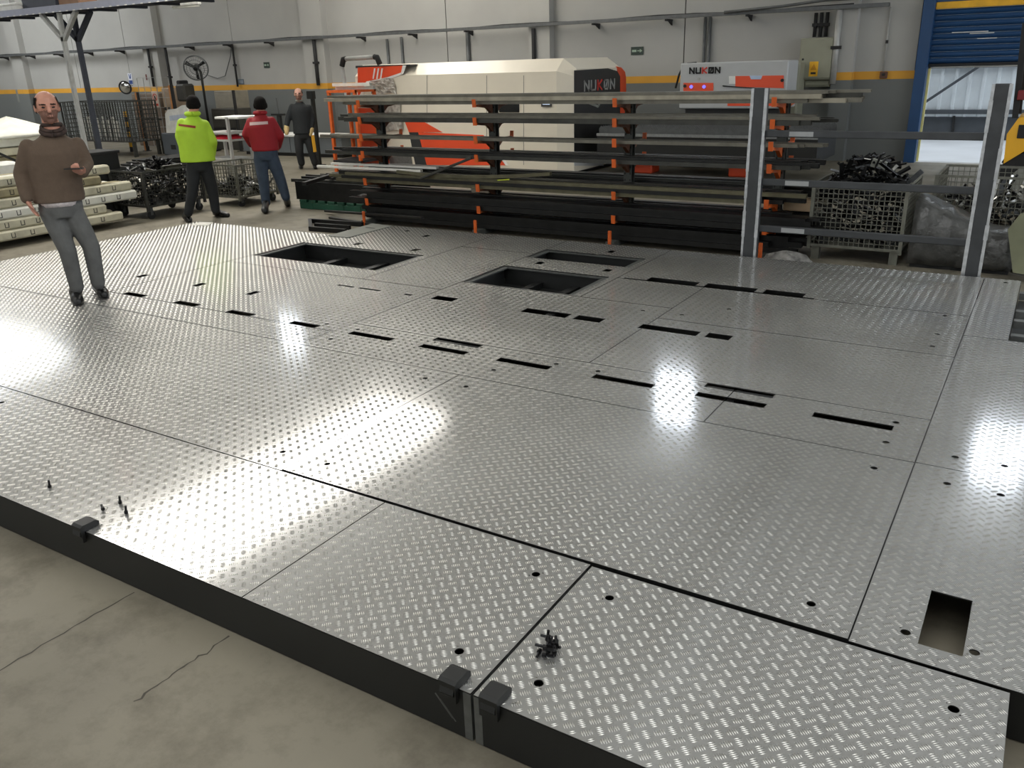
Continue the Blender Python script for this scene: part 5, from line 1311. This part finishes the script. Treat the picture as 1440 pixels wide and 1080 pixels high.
def person(S):
    gz = S['gz']; base = np.array(S['base'], float)
    n = CAM-base; n[2] = 0; n /= np.linalg.norm(n); s = np.cross((0,0,1), n)   # n: to the viewer, s: to the viewer's right
    s = np.array((-n[1], n[0], 0)); 
    if s @ AR < 0: s = -s
    def P(v):
        d = v[2] if len(v) > 2 else 0.0
        return on_plane(v[0], v[1], base+n*d, n)
    J = {k: P(v) for k, v in S['j'].items()}
    root = empty('person', (base[0],base[1],gz), S['label'], 'person')
    f = n*math.cos(S.get('turn',0))+s*math.sin(S.get('turn',0)); 
    if S.get('back'): f = -f
    sd = np.cross(f,(0,0,1)); up = np.array((0,0,1.0)); vx = S['vx']; K = S.get('k',1.0)
    hf = f*math.cos(S.get('hturn',0))+sd*math.sin(S.get('hturn',0)); hs = np.cross(hf,up)
    # head, neck, hands and the body under the clothes: one skin
    B = MB(); hc = J['head']; hh = S['hh']          # head centre and height
    rv = hh/2
    ell(B, hc+up*.13*rv, (hs*.68*rv, hf*.82*rv, up*.85*rv))
    ell(B, hc+up*.36*rv-hf*.06*rv, (hs*.64*rv, hf*.76*rv, up*.60*rv))
    ell(B, hc-up*.35*rv+hf*.16*rv, (hs*.50*rv, hf*.62*rv, up*.62*rv))
    ell(B, hc-up*.78*rv+hf*.46*rv, (hs*.24*rv, hf*.26*rv, up*.20*rv))
    cap(B, hc+hf*.80*rv+up*.08*rv, .075*rv, hc+hf*.98*rv-up*.22*rv, .13*rv)
    cap(B, hc+hf*.80*rv+up*.16*rv-hs*.3*rv, .09*rv, hc+hf*.80*rv+up*.16*rv+hs*.3*rv, .09*rv)
    cap(B, hc+hf*.76*rv-up*.42*rv-hs*.16*rv, .075*rv, hc+hf*.76*rv-up*.42*rv+hs*.16*rv, .075*rv)
    cap(B, hc+hf*.78*rv-up*.54*rv-hs*.12*rv, .075*rv, hc+hf*.78*rv-up*.54*rv+hs*.12*rv, .075*rv)
    for q in (-1,1): ell(B, hc+hs*q*.68*rv-hf*.05*rv-up*.05*rv, (hs*.07*rv, hf*.15*rv, up*.26*rv))
    cap(B, hc-up*.5*rv-hf*.12*rv, .46*rv, J['neck'], .52*rv)
    wa = S['w']       # half widths: shoulders, chest, waist, hip ; depths
    tr = [(J['hipc']-up*.06, s*wa['hip']*.85, n*wa['dh']*.85),(J['waist'], s*wa['waist']*.85, n*wa['dw']*.85),(J['chest'], s*wa['chest']*.85, n*wa['dc']*.85),(J['neck']-up*.03, s*.07, n*.06)]
    tors(B, tr)
    for q in ('L','R'):
        cap(B, J['sh'+q], .05*K, J['el'+q], .042*K); cap(B, J['el'+q], .042*K, J['wr'+q], .030*K)
        cap(B, J['hip'+q], .07*K, J['kn'+q], .05*K); cap(B, J['kn'+q], .05*K, J['an'+q], .036*K)
        if not S.get('nohands'):
            H = S['hand'+q]; w = J['wr'+q]; d = np.array(H['d'],float) if 'd' in H else J['ha'+q]-w
            d = d[0]*s+d[1]*n+d[2]*up if 'd' in H else d
            d /= np.linalg.norm(d); pn = H['pn'][0]*s+H['pn'][1]*n+H['pn'][2]*up     # palm faces pn
            pn = pn-d*(pn @ d); pn /= np.linalg.norm(pn); sp = np.cross(d, pn)*H.get('th',1)   # sp points to the thumb side
            pc = w+d*.055; 
            ell(B, pc, (sp*.040*K, pn*.016*K, d*.052*K)); cap(B, w, .028*K, w+d*.03, .027*K)
            cu = H.get('curl',.35)
            for k, (o, l) in enumerate(((.029,.070),(.010,.078),(-.010,.072),(-.028,.058))):
                p0 = w+d*.092+sp*o; a1 = cu*.6; a2 = cu*1.5; a3 = cu*2.2
                p1 = p0+(d*math.cos(a1)+pn*math.sin(a1))*l*.42; p2 = p1+(d*math.cos(a2)+pn*math.sin(a2))*l*.33; p3 = p2+(d*math.cos(a3)+pn*math.sin(a3))*l*.25
                cap(B,p0,.0095*K,p1,.0090*K,8); cap(B,p1,.0090*K,p2,.0085*K,8); cap(B,p2,.0085*K,p3,.0075*K,8)
            t0 = w+d*.03+sp*.028; t1 = t0+d*.035+sp*.022+pn*.012; t2 = t1+d*.030+sp*(.004)+pn*.014
            cap(B,t0,.014*K,t1,.011*K,8); cap(B,t1,.011*K,t2,.0085*K,8)
    body = skin_over(B,'body',vx,S['skin'],root,3,.4)
    def hl(c): r = c-hc; return r @ hs/rv, r @ hf/rv, r @ up/rv
    def near(c): return np.linalg.norm(c-hc) < 1.25*rv
    if S.get('hairsel'): shell(body, lambda c: near(c) and S['hairsel'](*hl(c)), S.get('hoff',.008), 'hair', m_hair, root)
    if S.get('beard'): shell(body, lambda c: near(c) and (lambda a,b,z: b > .12 and -.98 < z < -.16-.25*max(0,.55-b) and z > -.9 and not (abs(a) < .13 and -.51 < z < -.45 and b > .7) and not (z > -.30 and abs(a) < .16 and b > .86))(*hl(c)), .0018, 'beard', m_beard, root)
    if S.get('face'):
        shell(body, lambda c: near(c) and (lambda a,b,z: b > .55 and .14 < z < .22 and .12 < abs(a) < .46)(*hl(c)), .0022, 'eyebrow', m_hair, root)
        for q in (-1,1):
            e = hc+hs*q*.27*rv+hf*.735*rv+up*.02*rv
            mb = MB(); ell(mb, e, (hs*.115*rv, hf*.07*rv, up*.055*rv),10,6); mb.build('eye', m_eye, root, smooth=True)
    # trousers
    T = MB(); L = S['leg']
    tors(T, [(J['hipc']-up*.09, s*wa['hip']*.80, n*wa['dh']*.9),(J['hipc']-up*.02, s*wa['hip'], n*wa['dh']),(J['hipc']+up*.08, s*wa['hip']*.98, n*wa['dh']*.97),(J['hipc']+up*.15, s*wa['waist']*1.0, n*wa['dw']*.97)])
    for q in ('L','R'):
        mid = (J['hip'+q]+J['kn'+q])/2
        cap(T,J['hip'+q],L[0],mid,(L[0]*.5+L[1]*.5)*1.02); cap(T,mid,(L[0]*.5+L[1]*.5)*1.02,J['kn'+q],L[1]); cap(T,J['kn'+q],L[1],J['an'+q],L[2])
    skin_over(T,'trousers',vx*1.2,S['mt'],root,12,.5)
    # upper garment
    U = MB(); tt = S['top']
    tors(U, [(J['hem'], s*tt['hem'], n*tt['dhem']),(J['waist'], s*wa['waist'], n*wa['dw']),((J['waist']+J['chest'])/2, s*(wa['waist']+wa['chest'])/2*1.01, n*(wa['dw']+wa['dc'])/2),(J['chest'], s*wa['chest'], n*wa['dc']),
             ((J['shL']+J['shR'])/2+up*.005, s*wa['sh'], n*wa['dc']*.80),((J['shL']+J['shR'])/2*.45+J['neck']*.55+up*.0, s*wa['sh']*.52, n*.085*K),(J['neck']+up*tt.get('collar',0), s*.072*K, n*.075*K)])
    A = S['arm']
    for q in ('L','R'):
        cap(U,J['sh'+q],A[0],J['el'+q],A[1]); cap(U,J['el'+q],A[1],J['wr'+q],A[2])
    ga = skin_over(U,S['topname'],vx*1.2,S['mu'],root,10,.5)
    # shoes
    for q in ('L','R'):
        F = MB(); h = np.array(S['foot'+q][0]); t_ = np.array(S['foot'+q][1]); z0 = S['foot'+q][2] if len(S['foot'+q]) > 2 else gz
        h3 = np.array((h[0],h[1],z0)); t3 = np.array((t_[0],t_[1],gz if len(S['foot'+q]) < 4 else S['foot'+q][3])); d = t3-h3; d /= np.linalg.norm(d)
        cap(F,h3+up*.050,.050*K,h3+d*.10+up*.056,.052*K); cap(F,h3+d*.08+up*.05,.052*K,h3+d*.21+up*.034,.054*K); cap(F,h3+d*.21+up*.034,.053*K,h3+d*.26+up*.03,.040*K); cap(F,h3+up*.06+d*.02,.056*K,J['an'+q]+up*.01,.054*K)
        skin_over(F,'shoe',vx*1.1,m_shoe,root,3,.4,gz+.001)
    if S.get('extra'): S['extra'](root, J, s, n, up, P, body, ga)
    settle(root); return root, J

def gp_(x, y, z): p = on_z(x, y, z); return (p[0], p[1])
# --- man in the brown sweater on the platform
b0 = on_z(126,422,DECK)
def exA(root, J, s, n, up, P, body, ga):
    mb = MB(); c = J['neck']
    for k, (r, dz) in enumerate(((.066,.040),(.078,.016),(.088,-.012))):
        mb.tube([c+up*(dz-.03*math.cos(a)*(k > 0))+s*r*1.02*math.sin(a)+n*(r*.95*math.cos(a)+.01*k) for a in np.linspace(0,2*math.pi,25)],.017,8)
    mb.build('scarf', m_scarf, root, smooth=True)
    mb = MB(); h = J['hem']
    tors(mb,[(h-up*.035, s*.158, n*.132),(h+up*.03, s*.168, n*.140)],24); mb.build('shirt_tail', m_shirt, root, smooth=True)
A_ = dict(label='man in a brown sweater and grey jeans walking on the platform, phone in hand', base=b0, gz=DECK, vx=.0075, skin=m_skin, mt=m_jean, mu=m_knit, topname='sweater', face=True, beard=True, turn=.0, hturn=-.10, hh=.262,
  j=dict(head=(66,151,.03),neck=(74,182,.0),shL=(39,206,0),shR=(109,203,0),elL=(29,245,-.03),wrL=(37,279,.05),haL=(47,297,.06),elR=(122,230,.0),wrR=(116,243,.20),haR=(107,240,.30),
         chest=(74,215,.0),waist=(80,257,.0),hipc=(86,290,0),hem=(84,283,0),hipL=(72,298,0),hipR=(101,297,0),knL=(95,352,.04),knR=(128,346,.03),anL=(108,404,.0),anR=(138,398,.02)),
  w=dict(sh=.205,chest=.215,waist=.200,hip=.172,dc=.135,dw=.132,dh=.128), leg=(.096,.073,.060), arm=(.062,.058,.046), top=dict(hem=.202,dhem=.150,collar=-.01),
  handL=dict(pn=(1,.2,-.1),th=1,curl=.22), handR=dict(pn=(-.2,.3,.9),th=-1,curl=.75),
  footL=(gp_(108,420,DECK),gp_(111,432,DECK)), footR=(gp_(139,411,DECK),gp_(152,423,DECK)),
  hairsel=lambda a,b,z: (-.30 < z < .58 and ((abs(a) > .42 and b < .36) or b < 0)) and not (abs(a) > .64 and -.32 < b < .3 and z < .16) and not (b > .1 and z < .0), hoff=.008, extra=exA)
root, JA = person(A_)
ph = JA['haR']; n_ = CAM-ph; n_[2] = 0; n_ /= np.linalg.norm(n_); s_ = np.array((-n_[1],n_[0],0)); s_ = s_ if s_ @ AR > 0 else -s_
t = empty('phone',ph,'black phone held in the hand of the man in the brown sweater','phone')
pc = on_plane(104,237,b0+n_*.31,n_)
MB().obox(pc,(s_*.85+n_*.5)/np.linalg.norm(s_*.85+n_*.5),np.cross((s_*.85+n_*.5)/np.linalg.norm(s_*.85+n_*.5),(0,0,1)),(0,0,1),.070,.036,.005,.003).build('phone_body', m_blackp, t)
MB().obox(pc+np.array((0,0,.0056)),(s_*.85+n_*.5)/np.linalg.norm(s_*.85+n_*.5),np.cross((s_*.85+n_*.5)/np.linalg.norm(s_*.85+n_*.5),(0,0,1)),(0,0,1),.064,.032,.0006).build('screen', m_glass, t); settle(t)

# --- worker in the lime jacket, seen from behind
def tape(P, pts, d, m, root, th=.006):
    q = [P((x,y,d)) for x, y in pts]; nn = np.cross(q[1]-q[0], q[2]-q[0]); nn /= np.linalg.norm(nn)
    MB().prism(q, nn*th).build('reflective_band', m, root)
m_bandr = mat('band_dark_red',(140,50,34),.7); m_bandw = mat('band_silver',(214,186,184),.6)
def conform(body, ga, root, P, corners, m, off=.004, rows=3, cols=12):
    # lay a strip on the back of the garment by shooting at its surface
    dg = bpy.context.evaluated_depsgraph_get(); V = []
    for i in range(rows):
        for j in range(cols):
            u, v = j/(cols-1), i/(rows-1); c = [np.array(k, float) for k in corners]
            xy = (c[0]*(1-u)+c[1]*u)*(1-v)+(c[3]*(1-u)+c[2]*u)*v; d = Vector(ray(xy[0],xy[1])).normalized()
            ok, loc, nrm, _ = ga.ray_cast(Vector(CAM), d)
            if not ok: return
            V.append(np.array(loc)-np.array(d)*off)
    MB().add(V,[(i*cols+j,i*cols+j+1,(i+1)*cols+j+1,(i+1)*cols+j) for i in range(rows-1) for j in range(cols-1)]).build('chest_band', m, root)
def exB(root, J, s, n, up, P, body, ga):
    conform(body, ga, root, P, ((251,174),(275,177),(275,180.5),(251,177)), m_bandr)
    mb = MB(); c = J['neck']; mb.tube([c+up*.02+s*.082*math.sin(a)+n*.085*math.cos(a) for a in np.linspace(0,2*math.pi,21)],.034,8); mb.build('collar', m_hivis, root, smooth=True)
b1 = np.array((-10.62,8.28,0))
B_ = dict(label='worker in a lime yellow jacket and black trousers, seen from behind', base=b1, gz=0, vx=.010, skin=m_skin, mt=m_trous, mu=m_hivis, topname='jacket', back=True, turn=-.45, hturn=-.2, hh=.25,
  j=dict(head=(272,147,0),neck=(271,162,0),shL=(256,173,0),shR=(288,175,0),elL=(253,192,-.05),wrL=(258,210,-.18),haL=(262,215,-.2),elR=(299,199,.02),wrR=(298,217,-.1),haR=(296,222,-.15),
         chest=(271,182,0),waist=(275,206,0),hipc=(281,231,0),hem=(279,227,0),hipL=(272,236,0),hipR=(290,236,0),knL=(271,268,.05),knR=(299,268,-.05),anL=(265,299,.06),anR=(303,295,-.04)),
  w=dict(sh=.218,chest=.235,waist=.235,hip=.175,dc=.155,dw=.16,dh=.135), leg=(.100,.082,.066), arm=(.070,.070,.056), top=dict(hem=.245,dhem=.175,collar=.0),
  handL=dict(pn=(0,-1,0),curl=.6), handR=dict(pn=(0,-1,0),curl=.6), footL=(gp_(262,310,.0),gp_(271,316,0.0)), footR=(gp_(304,304,0),gp_(326,306,0)),
  hairsel=lambda a,b,z: z > -.42 and b < .45 or z > .45, hoff=.010, extra=exB)
person(B_)
# --- worker in the red jacket, seen from behind
def exC(root, J, s, n, up, P, body, ga):
    conform(body, ga, root, P, ((351,172),(376.5,170.5),(377,174.5),(351,176.5)), m_bandw)
    mb = MB(); c = J['neck']; mb.tube([c+up*.015+s*.078*math.sin(a)+n*.08*math.cos(a) for a in np.linspace(0,2*math.pi,21)],.03,8); mb.build('collar', m_red, root, smooth=True)
b2 = np.array((-10.32,9.48,0))
C_ = dict(label='worker in a red jacket and blue jeans walking away', base=b2, gz=0, vx=.010, skin=m_skin, mt=m_navy, mu=m_red, topname='jacket', back=True, turn=.1, hh=.25,
  j=dict(head=(366,148,0),neck=(366,160,0),shL=(353,171,0),shR=(382,170,0),elL=(346,189,-.02),wrL=(353,203,-.16),haL=(358,207,-.2),elR=(394,191,-.02),wrR=(391,206,-.16),haR=(388,209,-.2),
         chest=(367,178,0),waist=(371,198,0),hipc=(374,217,0),hem=(374,212,0),hipL=(366,223,0),hipR=(383,223,0),knL=(371,257,.02),knR=(395,254,.0),anL=(374,285,.03),anR=(402,277,.05)),
  w=dict(sh=.21,chest=.225,waist=.215,hip=.185,dc=.145,dw=.145,dh=.14), leg=(.105,.084,.070), arm=(.068,.066,.052), top=dict(hem=.205,dhem=.155,collar=.0),
  handL=dict(pn=(0,-1,0),curl=.6), handR=dict(pn=(0,-1,0),curl=.6), footL=(gp_(373,301,0),gp_(374,293,0)), footR=(gp_(405,291,0),gp_(404,284,0)),
  hairsel=lambda a,b,z: z > -.50 and b < .45 or z > .45, hoff=.012, extra=exC)
person(C_)
# --- man in black facing the viewer
b3 = np.array((-13.98,13.75,0))
def exD(root, J, s, n, up, P, body, ga):
    mb = MB(); c = J['neck']; mb.tube([c+up*.02+s*.068*math.sin(a)+n*.07*math.cos(a) for a in np.linspace(0,2*math.pi,19)],.02,6); mb.build('collar', m_mid, root, smooth=True)
D_ = dict(label='man in black work clothes and pale gloves facing the viewer', base=b3, gz=0, vx=.012, skin=m_skin2, mt=m_trous, mu=m_dkt, topname='work_shirt', face=True, beard=True, turn=-.15, hh=.255,
  j=dict(head=(419.5,132.5,.02),neck=(421,143,0),shL=(411,150,0),shR=(434,151,0),elL=(405.5,165,0),wrL=(403,178,.05),haL=(403,184,.08),elR=(440,167,0),wrR=(438,180,.04),haR=(437,186,.06),
         chest=(423,156,0),waist=(425,172,0),hipc=(427,189,0),hem=(426,188,0),hipL=(420,193,0),hipR=(433,193,0),knL=(421,213,.03),knR=(438,212,.03),anL=(424,229,0),anR=(443,229,0)),
  w=dict(sh=.215,chest=.225,waist=.205,hip=.18,dc=.15,dw=.145,dh=.135), leg=(.105,.088,.078), arm=(.068,.066,.054), top=dict(hem=.205,dhem=.155,collar=.0),
  handL=dict(pn=(1,.3,0),curl=.7), handR=dict(pn=(-1,.3,0),curl=.7), footL=(gp_(424,236,0),gp_(423,240,0)), footR=(gp_(443,236,0),gp_(446,240.5,0)),
  hairsel=lambda a,b,z: (-.30 < z < .55 and ((abs(a) > .42 and b < .30) or b < 0)) and not (abs(a) > .64 and -.32 < b < .3 and z < .16) and not (b > .1 and z < .0), hoff=.008, extra=exD)
root, JD = person(D_)
for q, lb in (('L','left'),('R','right')):
    mb = MB(); d = JD['ha'+q]-JD['wr'+q]; d /= np.linalg.norm(d); cap(mb,JD['wr'+q]-d*.02,.050,JD['wr'+q]+d*.06,.058); cap(mb,JD['wr'+q]+d*.06,.056,JD['wr'+q]+d*.14,.042)
    g_ = mb.build('glove', m_glove, root, smooth=True); g_.matrix_parent_inverse = Matrix.Translation(-Vector(root.location))
p0 = on_plane(439.5,190,b3+np.array((.1,-.1,0)),CAM-b3); p1 = on_plane(443,214,b3+np.array((.1,-.1,0)),CAM-b3)
tag(MB().bar(p0,p1,.07,.03,ch=.008).build('yellow_level',m_yel),'yellow tool hanging from the hand of the man in black','tool')
